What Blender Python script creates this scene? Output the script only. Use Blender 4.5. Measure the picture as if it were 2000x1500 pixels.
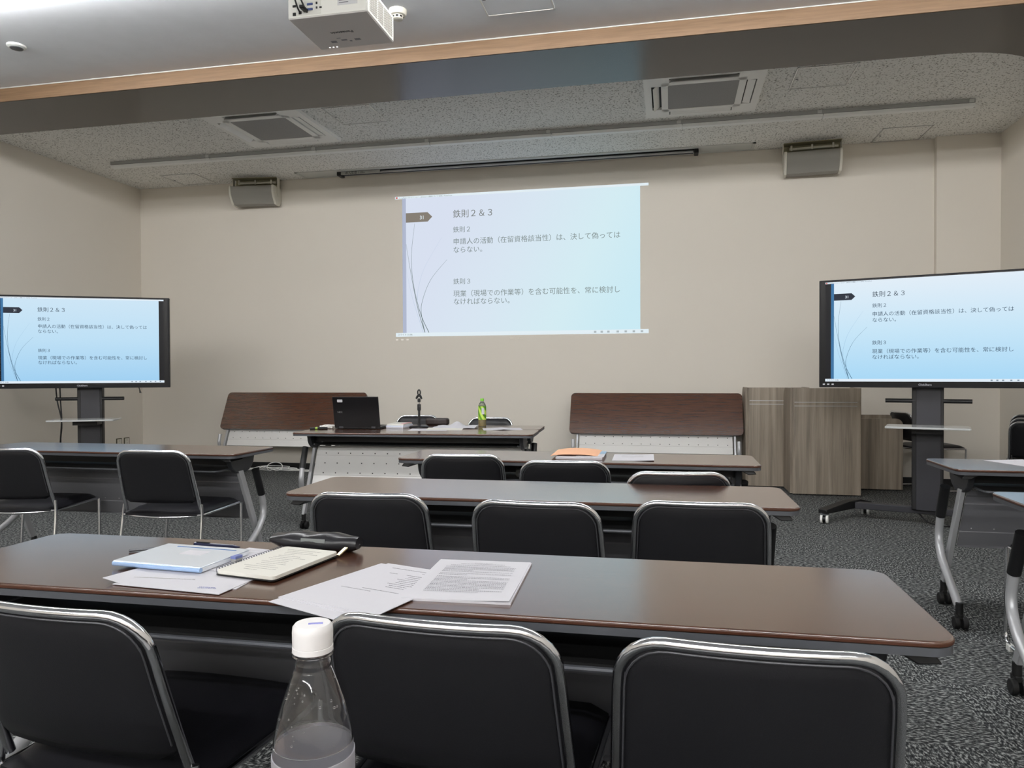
import bpy, math, random
from mathutils import Vector, Matrix
random.seed(7)
PI = math.pi
for o in list(bpy.data.objects): bpy.data.objects.remove(o)
SC = bpy.context.scene
COL = SC.collection

# ------------------------------------------------------------------ camera
cam_d = bpy.data.cameras.new('camera'); cam = bpy.data.objects.new('camera', cam_d); COL.objects.link(cam)
yaw, pit, rol, CAMH, FPX = .2107, -.0143, -.0039, 1.1541, 1446.83
f_ = Vector((-math.sin(yaw)*math.cos(pit), math.cos(yaw)*math.cos(pit), math.sin(pit)))
r_ = Vector((math.cos(yaw), math.sin(yaw), 0)); u_ = r_.cross(f_)
r2 = r_*math.cos(rol) + u_*math.sin(rol); u2 = u_*math.cos(rol) - r_*math.sin(rol)
cam.matrix_world = Matrix(((r2.x,u2.x,-f_.x,0),(r2.y,u2.y,-f_.y,0),(r2.z,u2.z,-f_.z,CAMH),(0,0,0,1)))
cam_d.sensor_width = 36; cam_d.lens = FPX/2000*36; cam_d.clip_start = .02; cam_d.clip_end = 60
SC.camera = cam
# ------------------------------------------------------------------ world, exposure
w = bpy.data.worlds.new('world'); SC.world = w; w.use_nodes = True
w.node_tree.nodes['Background'].inputs[0].default_value = (.8,.85,1,1)
w.node_tree.nodes['Background'].inputs[1].default_value = .02
vs = SC.view_settings
vs.view_transform = 'Standard'; vs.look = 'None'; vs.gamma = 1; vs.exposure = 0; vs.use_curve_mapping = False
BATTEN = 60.0          # radiance of the lit ceiling battens
SC.cycles.use_denoising = True
SC.cycles.max_bounces = 10; SC.cycles.diffuse_bounces = 6; SC.cycles.transmission_bounces = 10; SC.cycles.transparent_max_bounces = 10
SC.cycles.sample_clamp_indirect = 6
SC.cycles.caustics_refractive = True; SC.cycles.caustics_reflective = False

# ------------------------------------------------------------------ helpers
def lin(c): return c/12.92 if c <= .04045 else ((c+.055)/1.055)**2.4
def rgb(r, g, b): return (lin(r/255), lin(g/255), lin(b/255), 1)

def mat(name, color, rough=.5, metal=0., spec=.5, bump=None, var=None, trans=0, ior=1.45, coat=0, sheen=0):
    """bump=(scale,strength,stretch) ; var=(scale,amount,stretch)"""
    m = bpy.data.materials.new(name); m.use_nodes = True
    nt = m.node_tree; b = nt.nodes['Principled BSDF']
    b.inputs['Base Color'].default_value = color
    b.inputs['Roughness'].default_value = rough; b.inputs['Metallic'].default_value = metal
    b.inputs['Specular IOR Level'].default_value = spec; b.inputs['IOR'].default_value = ior
    b.inputs['Transmission Weight'].default_value = trans; b.inputs['Coat Weight'].default_value = coat
    if bump or var:
        tc = nt.nodes.new('ShaderNodeTexCoord')
        def tex(scale, stretch, detail=3):
            mp = nt.nodes.new('ShaderNodeMapping'); mp.inputs['Scale'].default_value = stretch
            nt.links.new(tc.outputs['Object'], mp.inputs['Vector'])
            n = nt.nodes.new('ShaderNodeTexNoise'); n.inputs['Scale'].default_value = scale; n.inputs['Detail'].default_value = detail
            nt.links.new(mp.outputs[0], n.inputs['Vector']); return n
        if var:
            n = tex(var[0], var[2] if len(var) > 2 else (1,1,1), 4)
            mr = nt.nodes.new('ShaderNodeMapRange'); mr.inputs[1].default_value = .3; mr.inputs[2].default_value = .7
            mr.inputs[3].default_value = 1-var[1]; mr.inputs[4].default_value = 1+var[1]
            nt.links.new(n.outputs['Fac'], mr.inputs[0])
            mx = nt.nodes.new('ShaderNodeMix'); mx.data_type = 'RGBA'; mx.blend_type = 'MULTIPLY'; mx.inputs[0].default_value = 1
            mx.inputs[6].default_value = color; nt.links.new(mr.outputs[0], mx.inputs[7])
            nt.links.new(mx.outputs[2], b.inputs['Base Color'])
        if bump:
            n = tex(bump[0], bump[2] if len(bump) > 2 else (1,1,1))
            bp = nt.nodes.new('ShaderNodeBump'); bp.inputs['Strength'].default_value = bump[1]; bp.inputs['Distance'].default_value = .002
            nt.links.new(n.outputs['Fac'], bp.inputs['Height']); nt.links.new(bp.outputs[0], b.inputs['Normal'])
    return m

def emit(name, color, strength=1.):
    m = bpy.data.materials.new(name); m.use_nodes = True; nt = m.node_tree
    nt.nodes.clear(); e = nt.nodes.new('ShaderNodeEmission'); o = nt.nodes.new('ShaderNodeOutputMaterial')
    e.inputs[0].default_value = color; e.inputs[1].default_value = strength; nt.links.new(e.outputs[0], o.inputs[0]); return m

def emit_ramp(name, stops, vec, size, strength=1.):
    """picture content: a ramp of colours along direction vec over the object's own extent"""
    m = emit(name, (1,1,1,1), strength); nt = m.node_tree; e = [n for n in nt.nodes if n.type == 'EMISSION'][0]
    tc = nt.nodes.new('ShaderNodeTexCoord'); d = nt.nodes.new('ShaderNodeVectorMath'); d.operation = 'DOT_PRODUCT'
    d.inputs[1].default_value = Vector(vec)/size
    cr = nt.nodes.new('ShaderNodeValToRGB'); nt.links.new(tc.outputs['Object'], d.inputs[0]); nt.links.new(d.outputs['Value'], cr.inputs[0])
    els = cr.color_ramp.elements
    els[0].position, els[0].color = stops[0]; els[1].position, els[1].color = stops[-1]
    for p, c in stops[1:-1]:
        el = els.new(p); el.color = c
    nt.links.new(cr.outputs[0], e.inputs[0]); return m

class MB:
    def __init__(s): s.v = []; s.f = []; s.mi = []; s.cur = 0
    def mesh(s, vs, fs, M=None):
        k = len(s.v); s.v += [tuple(M @ Vector(p)) if M else tuple(p) for p in vs]
        s.f += [tuple(i+k for i in f) for f in fs]; s.mi += [s.cur]*len(fs); return s
    def box(s, x0, y0, z0, x1, y1, z1, M=None):
        v = [(x0,y0,z0),(x1,y0,z0),(x1,y1,z0),(x0,y1,z0),(x0,y0,z1),(x1,y0,z1),(x1,y1,z1),(x0,y1,z1)]
        return s.mesh(v, [(3,2,1,0),(4,5,6,7),(0,1,5,4),(1,2,6,5),(2,3,7,6),(3,0,4,7)], M)
    def cbox(s, c, d, M=None):
        return s.box(c[0]-d[0]/2, c[1]-d[1]/2, c[2]-d[2]/2, c[0]+d[0]/2, c[1]+d[1]/2, c[2]+d[2]/2, M)
    def prism(s, poly, h0, h1, axis='z', M=None):
        n = len(poly)
        def mk(a, b, h): return (a,b,h) if axis == 'z' else ((h,a,b) if axis == 'x' else (a,h,b))
        v = [mk(a,b,h0) for a,b in poly] + [mk(a,b,h1) for a,b in poly]
        f = [tuple(range(n-1,-1,-1)), tuple(range(n,2*n))] + [(i,(i+1)%n,n+(i+1)%n,n+i) for i in range(n)]
        return s.mesh(v, f, M)
    def quad(s, a, b, c, d): return s.mesh([a,b,c,d], [(0,1,2,3)])
    def tube(s, pts, r, n=10, closed=False, caps=True, flat=None):
        P = [Vector(p) for p in pts]; N = len(P); v = []; f = []; up = None
        for i in range(N):
            a = P[(i-1) % N] if (closed or i > 0) else P[i]; b = P[(i+1) % N] if (closed or i < N-1) else P[i]
            t = (b-a).normalized()
            if up is None:
                up = Vector((0,0,1)) if abs(t.z) < .9 else Vector((1,0,0))
            up = (up - t*up.dot(t)).normalized(); sd = t.cross(up)
            rr = r[i] if isinstance(r, (list,tuple)) else r
            for k in range(n):
                a_ = 2*PI*k/n; v.append(P[i] + (up*math.cos(a_)*(flat or 1) + sd*math.sin(a_))*rr)
        m = N if closed else N-1
        for i in range(m):
            for k in range(n):
                j = (i+1) % N; f.append((i*n+k, i*n+(k+1)%n, j*n+(k+1)%n, j*n+k))
        if caps and not closed: f += [tuple(range(n-1,-1,-1)), tuple((N-1)*n+k for k in range(n))]
        return s.mesh(v, f)
    def cyl(s, a, b, r, n=16): return s.tube([a, b], r, n)
    def lathe(s, prof, n=32, M=None, caps=True):
        v = []; f = []; L = len(prof)
        for r, z in prof:
            for k in range(n): v.append((r*math.cos(2*PI*k/n), r*math.sin(2*PI*k/n), z))
        for i in range(L-1):
            for k in range(n): f.append((i*n+k, i*n+(k+1)%n, (i+1)*n+(k+1)%n, (i+1)*n+k))
        if caps and prof[0][0] > 1e-6: f.append(tuple(range(n-1,-1,-1)))
        if caps and prof[-1][0] > 1e-6: f.append(tuple((L-1)*n+k for k in range(n)))
        return s.mesh(v, f, M)
    def build(s, name, mats, parent=None, bevel=0, smooth=35, loc=None, seg=2, subsurf=0, weld=False):
        me = bpy.data.meshes.new(name); me.from_pydata([tuple(p) for p in s.v], [], s.f)
        for m in (mats if isinstance(mats, (list,tuple)) else [mats]): me.materials.append(m)
        me.polygons.foreach_set('material_index', s.mi)
        import bmesh
        bm = bmesh.new(); bm.from_mesh(me)
        bmesh.ops.remove_doubles(bm, verts=bm.verts, dist=1e-6)
        bmesh.ops.recalc_face_normals(bm, faces=bm.faces); bm.to_mesh(me); bm.free()
        me.shade_smooth(); me.set_sharp_from_angle(angle=math.radians(smooth)); me.update()
        o = bpy.data.objects.new(name, me); COL.objects.link(o)
        if parent: o.parent = parent
        if loc: o.location = loc
        if bevel:
            b = o.modifiers.new('bevel', 'BEVEL'); b.width = bevel; b.segments = seg; b.limit_method = 'ANGLE'; b.angle_limit = .6
        if subsurf:
            b = o.modifiers.new('sub', 'SUBSURF'); b.levels = subsurf; b.render_levels = subsurf
        return o

def tag(o, label, cat, group=None):
    o['label'] = label; o['category'] = cat
    if group: o['group'] = group
    return o
def struct(o): o['kind'] = 'structure'; return o
def thing(name, loc, label, cat, rz=0, group=None):
    o = bpy.data.objects.new(name, None); COL.objects.link(o); o.location = loc; o.rotation_euler = (0,0,rz); o.empty_display_size = .1
    return tag(o, label, cat, group)
def dup(root, loc, rz, label, group=None):
    r = root.copy(); COL.objects.link(r); r.location = loc; r.rotation_euler = (0,0,rz); r['label'] = label
    if group: r['group'] = group
    for ch in list(root.children):
        c = ch.copy(); COL.objects.link(c); c.parent = r
        for g in list(ch.children):
            d = g.copy(); COL.objects.link(d); d.parent = c
    return r
def rrect(x0, y0, x1, y1, r, n=6):
    p = []
    for cx, cy, a in ((x1-r,y0+r,-PI/2),(x1-r,y1-r,0),(x0+r,y1-r,PI/2),(x0+r,y0+r,PI)):
        for i in range(n+1):
            t = a + PI/2*i/n; p.append((cx+r*math.cos(t), cy+r*math.sin(t)))
    return p
def arc(pts, r=.04, n=5):
    """round the corners of a polyline"""
    P = [Vector(p) for p in pts]; out = [P[0]]
    for i in range(1, len(P)-1):
        a, b, c = P[i-1], P[i], P[i+1]
        d1 = (a-b); d2 = (c-b); rr = min(r, d1.length*.49, d2.length*.49)
        p1 = b + d1.normalized()*rr; p2 = b + d2.normalized()*rr
        for k in range(n+1):
            t = k/n; out.append(p1*(1-t)**2 + b*2*t*(1-t) + p2*t*t)
    out.append(P[-1]); return out
def text_mb(body, size, mb=None, M=None, align='LEFT', squash=1., bold=0.):
    cu = bpy.data.curves.new('txt', 'FONT'); cu.body = body; cu.size = size; cu.align_x = align; cu.resolution_u = 2; cu.offset = bold*size
    o = bpy.data.objects.new('txt', cu); COL.objects.link(o)
    me = bpy.data.meshes.new_from_object(o)
    vs_ = [v.co.copy() for v in me.vertices]; fs_ = [tuple(p.vertices) for p in me.polygons]
    bpy.data.objects.remove(o); bpy.data.curves.remove(cu); bpy.data.meshes.remove(me)
    if squash != 1: vs_ = [Vector((v.x*squash, v.y, v.z)) for v in vs_]
    mb = mb or MB(); mb.mesh(vs_, fs_, M); return mb
XZ = Matrix(((1,0,0,0),(0,0,-1,0),(0,1,0,0),(0,0,0,1)))     # text plane (x right, y up) -> facing -Y
def T(x, y, z): return Matrix.Translation((x,y,z))

# ------------------------------------------------------------------ materials
M_wall = mat('wallpaper', rgb(223,217,207), .8, spec=.2, bump=(260,.12))
M_ceil = mat('ceiling_paper', rgb(238,242,248), .40, spec=.4, bump=(38,.30), var=(6,.02))
M_white = mat('white_plastic', rgb(240,240,237), .45)
M_ivory = mat('ivory_paint', rgb(214,211,200), .5)
M_offwhite = mat('offwhite_metal', rgb(205,207,204), .4)
M_black = mat('black_plastic', rgb(20,20,22), .45)
M_blackmat = mat('black_matte', rgb(13,13,14), .7)
M_vinyl = mat('black_vinyl', rgb(27,27,30), .42, spec=.4, bump=(420,.12))
M_seatv = mat('black_seat_vinyl', rgb(22,22,27), .4, spec=.4, bump=(420,.1))
M_chrome = mat('chrome', rgb(225,226,230), .13, metal=1)
M_steel = mat('painted_steel', rgb(88,90,95), .45, metal=.3)
M_silver = mat('silver_paint', rgb(190,191,194), .38, metal=.35)
M_panel = mat('panel_silver', rgb(226,225,223), .5)
M_panelshade = mat('panel_inner_shade', rgb(122,122,127), .5, metal=.1)  # user side of the silver panel, shade under the tabletop put into its colour
M_dot = mat('panel_hole', rgb(30,30,30), .8)
M_tvblack = mat('tv_bezel_black', rgb(22,22,26), .4, spec=.2)
M_glassblack = mat('tv_dark_glass', rgb(12,12,14), .3, spec=.25)
M_stand = mat('stand_charcoal', rgb(46,46,51), .5)
M_standd = mat('stand_black', rgb(18,18,20), .5)
M_paper = mat('paper', rgb(208,207,213), .7, spec=.2)
M_paperc = mat('cream_paper', rgb(222,220,212), .7, spec=.2)
M_ink = mat('print_ink', rgb(120,120,126), .8)
M_pencil = mat('pencil_marks', rgb(170,168,165), .8)
M_rubber = mat('rubber', rgb(14,14,15), .6)
M_alu = mat('aluminium', rgb(200,200,200), .3, metal=.8)

def m_wood(name, c1, c2, rough, stretch, scale=6, spec=.5, coat=0):
    m = bpy.data.materials.new(name); m.use_nodes = True; nt = m.node_tree; b = nt.nodes['Principled BSDF']
    b.inputs['Roughness'].default_value = rough; b.inputs['Specular IOR Level'].default_value = spec; b.inputs['Coat Weight'].default_value = coat; b.inputs['Coat Roughness'].default_value = rough
    tc = nt.nodes.new('ShaderNodeTexCoord'); mp = nt.nodes.new('ShaderNodeMapping'); mp.inputs['Scale'].default_value = stretch
    n = nt.nodes.new('ShaderNodeTexNoise'); n.inputs['Scale'].default_value = scale; n.inputs['Detail'].default_value = 6; n.inputs['Roughness'].default_value = .62
    n.inputs['Distortion'].default_value = .3
    cr = nt.nodes.new('ShaderNodeValToRGB'); e = cr.color_ramp.elements; e[0].position = .32; e[0].color = c1; e[1].position = .68; e[1].color = c2
    nt.links.new(tc.outputs['Object'], mp.inputs[0]); nt.links.new(mp.outputs[0], n.inputs['Vector']); nt.links.new(n.outputs['Fac'], cr.inputs[0])
    nt.links.new(cr.outputs[0], b.inputs['Base Color'])
    bp = nt.nodes.new('ShaderNodeBump'); bp.inputs['Strength'].default_value = .03; bp.inputs['Distance'].default_value = .001
    nt.links.new(n.outputs['Fac'], bp.inputs['Height']); nt.links.new(bp.outputs[0], b.inputs['Normal'])
    return m
M_top = m_wood('walnut_laminate', rgb(70,42,29), rgb(92,61,46), .20, (.8,14,14), 7, spec=1.0, coat=.75)
M_edge = mat('walnut_edge', rgb(74,44,30), .35)
M_soffit = m_wood('soffit_dark_wood', rgb(28,20,15), rgb(42,32,25), .20, (.5,16,16), 5, spec=.4)
M_fascia = m_wood('fascia_oak', rgb(120,94,69), rgb(140,112,85), .5, (.6,14,14), 5)
M_lect = m_wood('lectern_grey_oak', rgb(114,104,92), rgb(166,153,137), .5, (9,9,.35), 2.2)

def m_carpet():
    m = bpy.data.materials.new('carpet_tiles'); m.use_nodes = True; nt = m.node_tree; b = nt.nodes['Principled BSDF']
    b.inputs['Roughness'].default_value = .95; b.inputs['Specular IOR Level'].default_value = .1
    tc = nt.nodes.new('ShaderNodeTexCoord')
    def nz(st, sc):
        mp = nt.nodes.new('ShaderNodeMapping'); mp.inputs['Scale'].default_value = st; nt.links.new(tc.outputs['Object'], mp.inputs[0])
        n = nt.nodes.new('ShaderNodeTexNoise'); n.inputs['Scale'].default_value = sc; n.inputs['Detail'].default_value = 2; n.inputs['Roughness'].default_value = .6
        nt.links.new(mp.outputs[0], n.inputs['Vector']); return n
    n1 = nz((1,.42,1), 130); n2 = nz((.42,1,1), 130); n3 = nz((1,1,1), 5)
    ck = nt.nodes.new('ShaderNodeTexChecker'); ck.inputs['Scale'].default_value = 2.0; ck.inputs[1].default_value = (0,0,0,1); ck.inputs[2].default_value = (1,1,1,1)
    nt.links.new(tc.outputs['Object'], ck.inputs['Vector'])
    mx = nt.nodes.new('ShaderNodeMix'); mx.data_type = 'FLOAT'; nt.links.new(ck.outputs['Color'], mx.inputs[0])
    nt.links.new(n1.outputs['Fac'], mx.inputs[2]); nt.links.new(n2.outputs['Fac'], mx.inputs[3])
    cr = nt.nodes.new('ShaderNodeValToRGB'); e = cr.color_ramp.elements
    e[0].position = .36; e[0].color = rgb(30,31,33); e[1].position = .66; e[1].color = rgb(160,162,160)
    k = e.new(.5); k.color = rgb(66,68,69)
    nt.links.new(mx.outputs[0], cr.inputs[0]); nt.links.new(cr.outputs[0], b.inputs['Base Color'])
    bp = nt.nodes.new('ShaderNodeBump'); bp.inputs['Strength'].default_value = .5; bp.inputs['Distance'].default_value = .004
    nt.links.new(mx.outputs[0], bp.inputs['Height']); nt.links.new(bp.outputs[0], b.inputs['Normal'])
    return m
M_carpet = m_carpet()
def m_rockwool():
    m = bpy.data.materials.new('rockwool_ceiling'); m.use_nodes = True; nt = m.node_tree; b = nt.nodes['Principled BSDF']
    b.inputs['Roughness'].default_value = .9; b.inputs['Specular IOR Level'].default_value = .15
    tc = nt.nodes.new('ShaderNodeTexCoord'); n = nt.nodes.new('ShaderNodeTexNoise'); n.inputs['Scale'].default_value = 62; n.inputs['Detail'].default_value = 2
    nt.links.new(tc.outputs['Object'], n.inputs['Vector'])
    cr = nt.nodes.new('ShaderNodeValToRGB'); e = cr.color_ramp.elements
    e[0].position = .34; e[0].color = rgb(150,149,143); e[1].position = .44; e[1].color = rgb(236,236,233)
    nt.links.new(n.outputs['Fac'], cr.inputs[0]); nt.links.new(cr.outputs[0], b.inputs['Base Color'])
    bp = nt.nodes.new('ShaderNodeBump'); bp.inputs['Strength'].default_value = .5; bp.inputs['Distance'].default_value = .004
    nt.links.new(cr.outputs[0], bp.inputs['Height']); nt.links.new(bp.outputs[0], b.inputs['Normal'])
    return m
M_rock = m_rockwool()

# ------------------------------------------------------------------ room shell
XL, XR, YF, YB, ZC = -6.5935, 3.1946, 8.2617, -8.0, 3.512
struct(MB().box(XL-.1, YB-.1, -.1, XR+.1, YF+.1, 0).build('floor', M_carpet))
struct(MB().box(XL-.1, YB-.1, ZC, XR+.1, 5.45, ZC+.1).build('ceiling', M_ceil))
struct(MB().box(XL-.1, 5.45, ZC, XR+.1, YF+.1, ZC+.1).build('ceiling_front', M_rock))
struct(MB().box(XL-.1, YF, 0, XR+.1, YF+.1, ZC).build('wall_front', M_wall))
struct(MB().box(XL-.1, YB-.1, 0, XL, YF, ZC).build('wall_left', M_wall))
struct(MB().box(XR, YB-.1, 0, XR+.1, YF, ZC).build('wall_right', M_wall))
struct(MB().box(XL, YB-.1, 0, XR, YB, ZC).build('wall_rear', M_wall))
struct(MB().box(2.615, YF-.07, 0, XR, YF, ZC).build('wall_front_pillar', M_wall))
M_base = mat('baseboard_black', rgb(22,22,23), .5)
struct(MB().box(XL, YF-.012, 0, 2.615, YF, .075).build('baseboard_front', M_base))
struct(MB().box(2.603, YF-.082, 0, XR, YF-.07, .075).build('baseboard_pillar', M_base))
struct(MB().box(XL, YB, 0, XL+.012, YF-.012, .075).build('baseboard_left', M_base))
struct(MB().box(XR-.012, YB, 0, XR, YF-.082, .075).build('baseboard_right', M_base))
struct(MB().box(XL+.012, YB, 0, XR-.012, YB+.012, .075).build('baseboard_rear', M_base))
# dropped beam: dark soffit with a rounded corner, oak fascia and white bead
BY0, BY1, BZ = 5.116, 5.797, 3.40
poly = [(XL, BY0), (XR, BY0), (XR, 6.80), (2.91, 6.80)]
for i in range(0, 17):
    a = -i/16*PI/2
    poly.append((1.91+1.0*math.cos(a), BY1+1.0+1.0*math.sin(a)))
poly.append((XL, BY1))
struct(MB().prism(poly, BZ, ZC).build('trim_1', M_soffit))
struct(MB().box(XL, BY0-.012, BZ+.001, XR, BY0, ZC-.007).build('trim_2', M_fascia))
struct(MB().box(XL, BY0-.016, ZC-.007, XR, BY0, ZC).build('trim_3', M_offwhite))

# ------------------------------------------------------------------ ceiling lights
M_lit = emit('lit_diffuser', (1,.995,.985,1), BATTEN)
M_unlit = mat('unlit_diffuser', rgb(242,244,243), .5)
M_bodygrey = mat('batten_body', rgb(168,169,168), .5)
def batten(x0, x1, y, n, lit, label, name='ceiling_light'):
    t = thing(name, ((x0+x1)/2, y, ZC), label, 'ceiling light', group='linear ceiling lights')
    L = (x1-x0)/n
    MB().box(x0-(x0+x1)/2, -.030 if not lit else -.02, -.034 if not lit else -.010, x1-(x0+x1)/2, .030 if not lit else .02, 0).build('body', M_bodygrey, t, bevel=.003)
    for i in range(n):
        a = x0-(x0+x1)/2+i*L
        MB().box(a+.003, -.032 if not lit else -.026, -.066, a+L-.003, .032 if not lit else .026, -.036 if not lit else -.010).build('diffuser', M_lit if lit else M_unlit, t, bevel=.006 if not lit else 0)
        MB().box(a+L-.05, -.036, -.034, a+L-.012, .036, -.003).build('bracket', M_offwhite, t, bevel=.002)
    return t
batten(-6.06, 2.578, 7.15, 7, False, 'long unlit white linear light crossing the ceiling before the screen wall')
batten(-5.20, 2.578, 3.78, 7, True, 'lit linear ceiling light whose glow shows at the top left, before the wooden beam')
for k, yy in enumerate((-1.7, -4.2, -7.0)):
    batten(-5.20, 2.578, yy, 7, True, ['lit linear ceiling light just behind the camera', 'lit linear ceiling light farther behind the camera', 'lit linear ceiling light nearest the rear wall'][k])

# ------------------------------------------------------------------ ceiling access panels
def access_panel(cx, cy, label, near=False, sx=.45, sy=.45):
    t = thing('ceiling_access_panel', (cx, cy, ZC), label, 'access panel', group='ceiling access panels')
    mb = MB(); a, b, wd = sx/2, sy/2, .009
    for x0, y0, x1, y1 in ((-a,-b,a,-b+wd),(-a,b-wd,a,b),(-a,-b,-a+wd,b),(a-wd,-b,a,b)): mb.box(x0,y0,-.005,x1,y1,0)
    mb.build('frame', M_alu if not near else M_white, t)
    MB().box(-a+.014, -b+.014, -.003, a-.014, b-.014, 0).build('panel', M_ceil if near else M_rock, t)
    MB().box(-a+.02, .0, -.006, -a+.04, .012, -.003).build('latch', M_steel, t)
access_panel(1.19, 6.33, 'square ceiling hatch cut off by the dark beam, right of the right air conditioner')
access_panel(2.24, 8.02, 'square ceiling hatch above the right wall speaker, by the pillar')
access_panel(-2.80, 6.33, 'square ceiling hatch beside the left air conditioner')
access_panel(-5.68, 7.96, 'square ceiling hatch left of the left wall speaker, near the wall corner')
access_panel(-.952, 4.555, 'square hatch in the near ceiling, right of the smoke detector', True)

# ------------------------------------------------------------------ air conditioning cassettes
M_grille = mat('cassette_grille', rgb(150,149,148), .7, var=(200,.1))
def cassette(cx, cy, label, first=None):
    if first: return dup(first, (cx,cy,ZC), 0, label)
    t = thing('air_conditioner', (cx,cy,ZC), label, 'air conditioner', group='ceiling cassette air conditioners')
    a = .475; s = .27
    mb = MB()        # outer ring with four slots left open
    o1, o2 = .415, .335
    mb.box(-a,-a,-.03,a,-o1,0); mb.box(-a,o1,-.03,a,a,0); mb.box(-a,-o1,-.03,-o1,o1,0); mb.box(o1,-o1,-.03,a,o1,0)
    for sx in (-1,1):
        for sy in (-1,1): mb.box(min(sx*s,sx*o1), min(sy*s,sy*o1), -.03, max(sx*s,sx*o1), max(sy*s,sy*o1), 0)
    mb.box(-o2,-o2,-.03,o2,-o2+.055,0); mb.box(-o2,o2-.055,-.03,o2,o2,0); mb.box(-o2,-o2,-.03,-o2+.055,o2,0); mb.box(o2-.055,-o2,-.03,o2,o2,0)
    mb.build('frame', M_white, t)
    MB().box(-o2+.055,-o2+.055,-.026,o2-.055,o2-.055,-.004).build('intake_grille', M_grille, t)
    MB().box(-o1,-o1,-.006,o1,o1,-.001).build('slot_interior', M_blackmat, t)
    for k in range(4):
        R_ = Matrix.Rotation(k*PI/2, 4, 'Z'); mb = MB()
        ang = [.9,.15,.15,.75][k]
        mb.mesh([(-s+.01,-.030,0),(s-.01,-.030,0),(s-.01,.030,0),(-s+.01,.030,0),(-s+.01,-.030,.006),(s-.01,-.030,.006),(s-.01,.030,.006),(-s+.01,.030,.006)],
                [(3,2,1,0),(4,5,6,7),(0,1,5,4),(1,2,6,5),(2,3,7,6),(3,0,4,7)], R_ @ T(0,-.375,-.028) @ Matrix.Rotation(ang,4,'X'))
        mb.build('louver', M_white, t)
    return t
ac = cassette(-3.70, 6.455, 'square white ceiling air conditioner on the left, above the left wall speaker')
cassette(.262, 6.455, 'square white ceiling air conditioner on the right, under the beam', ac)

# ------------------------------------------------------------------ recessed screen box in the ceiling
t = thing('projection_screen_box', (-1.72, 8.105, ZC), 'long recessed ceiling box holding a rolled projection screen with black end caps', 'projection screen')
mb = MB(); a, b = 2.58, .13
mb.box(-a,-b,-.008,a,-b+.02,0); mb.box(-a,b-.02,-.008,a,b,0); mb.box(-a,-b,-.008,-a+.03,b,0); mb.box(a-.03,-b,-.008,a,b,0); mb.build('frame', M_offwhite, t)
MB().box(-a+.03,-b+.02,-.003,a-.03,b-.02,0).build('lid', M_offwhite, t)
MB().box(-2.06,-.05,-.0035,2.0,.09,-.003).build('slot', M_blackmat, t)
MB().tube([(-2.03,-.01,-.018),(1.96,-.01,-.018)], .013, 10).build('weight_bar', M_alu, t)
MB().tube([(-2.03,.045,-.016),(1.96,.045,-.016)], .012, 10).build('screen_roller', M_steel, t)
MB().cbox((-2.06,.01,-.024),(.045,.13,.045)).build('end_cap', M_black, t, bevel=.006)
MB().cbox((1.99,.01,-.024),(.045,.13,.045)).build('end_cap', M_black, t, bevel=.006)
MB().box(-2.03,-.05,-.04,-1.55,-.046,-.006).build('label_sticker', mat('sticker_silver', rgb(170,170,166), .5), t)
text_mb('導入年度 110in', .038, M=T(-1.98,-.0505,-.036) @ XZ).build('sticker_text', M_black, t)

# ------------------------------------------------------------------ projector
t = thing('projector', (-1.585, 3.435, ZC), 'white ceiling projector hanging upside down from the near ceiling', 'projector')
zb = 2.848-ZC; zt = zb+.135; hw, hd = .2, .17
M_pside = mat('projector_white', rgb(232,232,226), .45)
M_pbot = mat('projector_lid', rgb(236,233,232), .5)
MB().box(-hw,-hd,zb,hw,hd,zt).build('housing', M_pbot, t, bevel=.004)
mb = MB().box(-hw+.002,-hd-.003,zb+.004,hw-.002,-hd,zt-.002); mb.build('rear_panel', M_pside, t, bevel=.002)
MB().box(-hw+.045,-hd-.0045,zb+.012,-.03,-hd-.003,zb+.075).build('connector_recess', mat('recess', rgb(218,218,212),.5), t)
M_blue = mat('vga_blue', rgb(70,85,135), .5)
mb = MB()
for x, z, sx, sz in ((-.165,.058,.022,.012),(-.165,.02,.02,.018),(-.135,.058,.01,.01),(-.135,.024,.018,.018),(-.05,.062,.01,.012),(-.05,.04,.01,.012),(-.03,.04,.014,.008)):
    mb.cbox((x,-hd-.006,zb+z),(sx*.75,.004,sz*.75))
mb.build('port', M_black, t)
mb = MB()
for z in (.06,.036): mb.cbox((-.085,-hd-.006,zb+z),(.030,.004,.011))
mb.build('video_port', M_blue, t, bevel=.003)
MB().box(.055,-hd-.0042,zb+.04,.155,-hd-.003,zt-.01).build('rating_plate', mat('rating', rgb(205,206,208),.5), t)
mb = MB()
for k in range(7): mb.box(.062,-hd-.0048,zb+.05+k*.011,.062+random.uniform(.03,.085),-hd-.0042,zb+.053+k*.011)
mb.build('rating_text', M_ink, t)
mb = MB().box(hw,-hd+.004,zb+.004,hw+.003,hd-.004,zt-.004); mb.build('side_panel', M_pside, t, bevel=.002)
mb = MB()
for gx0, gx1, gz0 in ((-.14,-.05,.018),(-.035,.03,.018),(.04,.15,.018)):
    y = gx0
    while y < gx1:
        z = gz0
        while z < .12:
            mb.box(hw+.003, y, zb+z, hw+.0036, y+.0048, zb+z+.0045); z += .0085
        y += .0085
mb.build('vent_grille', mat('vent_hole', rgb(70,68,60),.8), t)
RZ = Matrix.Rotation(PI,4,'X')
text_mb('Panasonic', .030, M=T(.055,-.008,zb-.0008) @ Matrix.Rotation(PI,4,'Y'), align='LEFT', bold=.03).build('brand_lettering', mat('lettering', rgb(60,60,64),.5), t)
M_btn = mat('buttons', rgb(150,150,158),.5)
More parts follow.
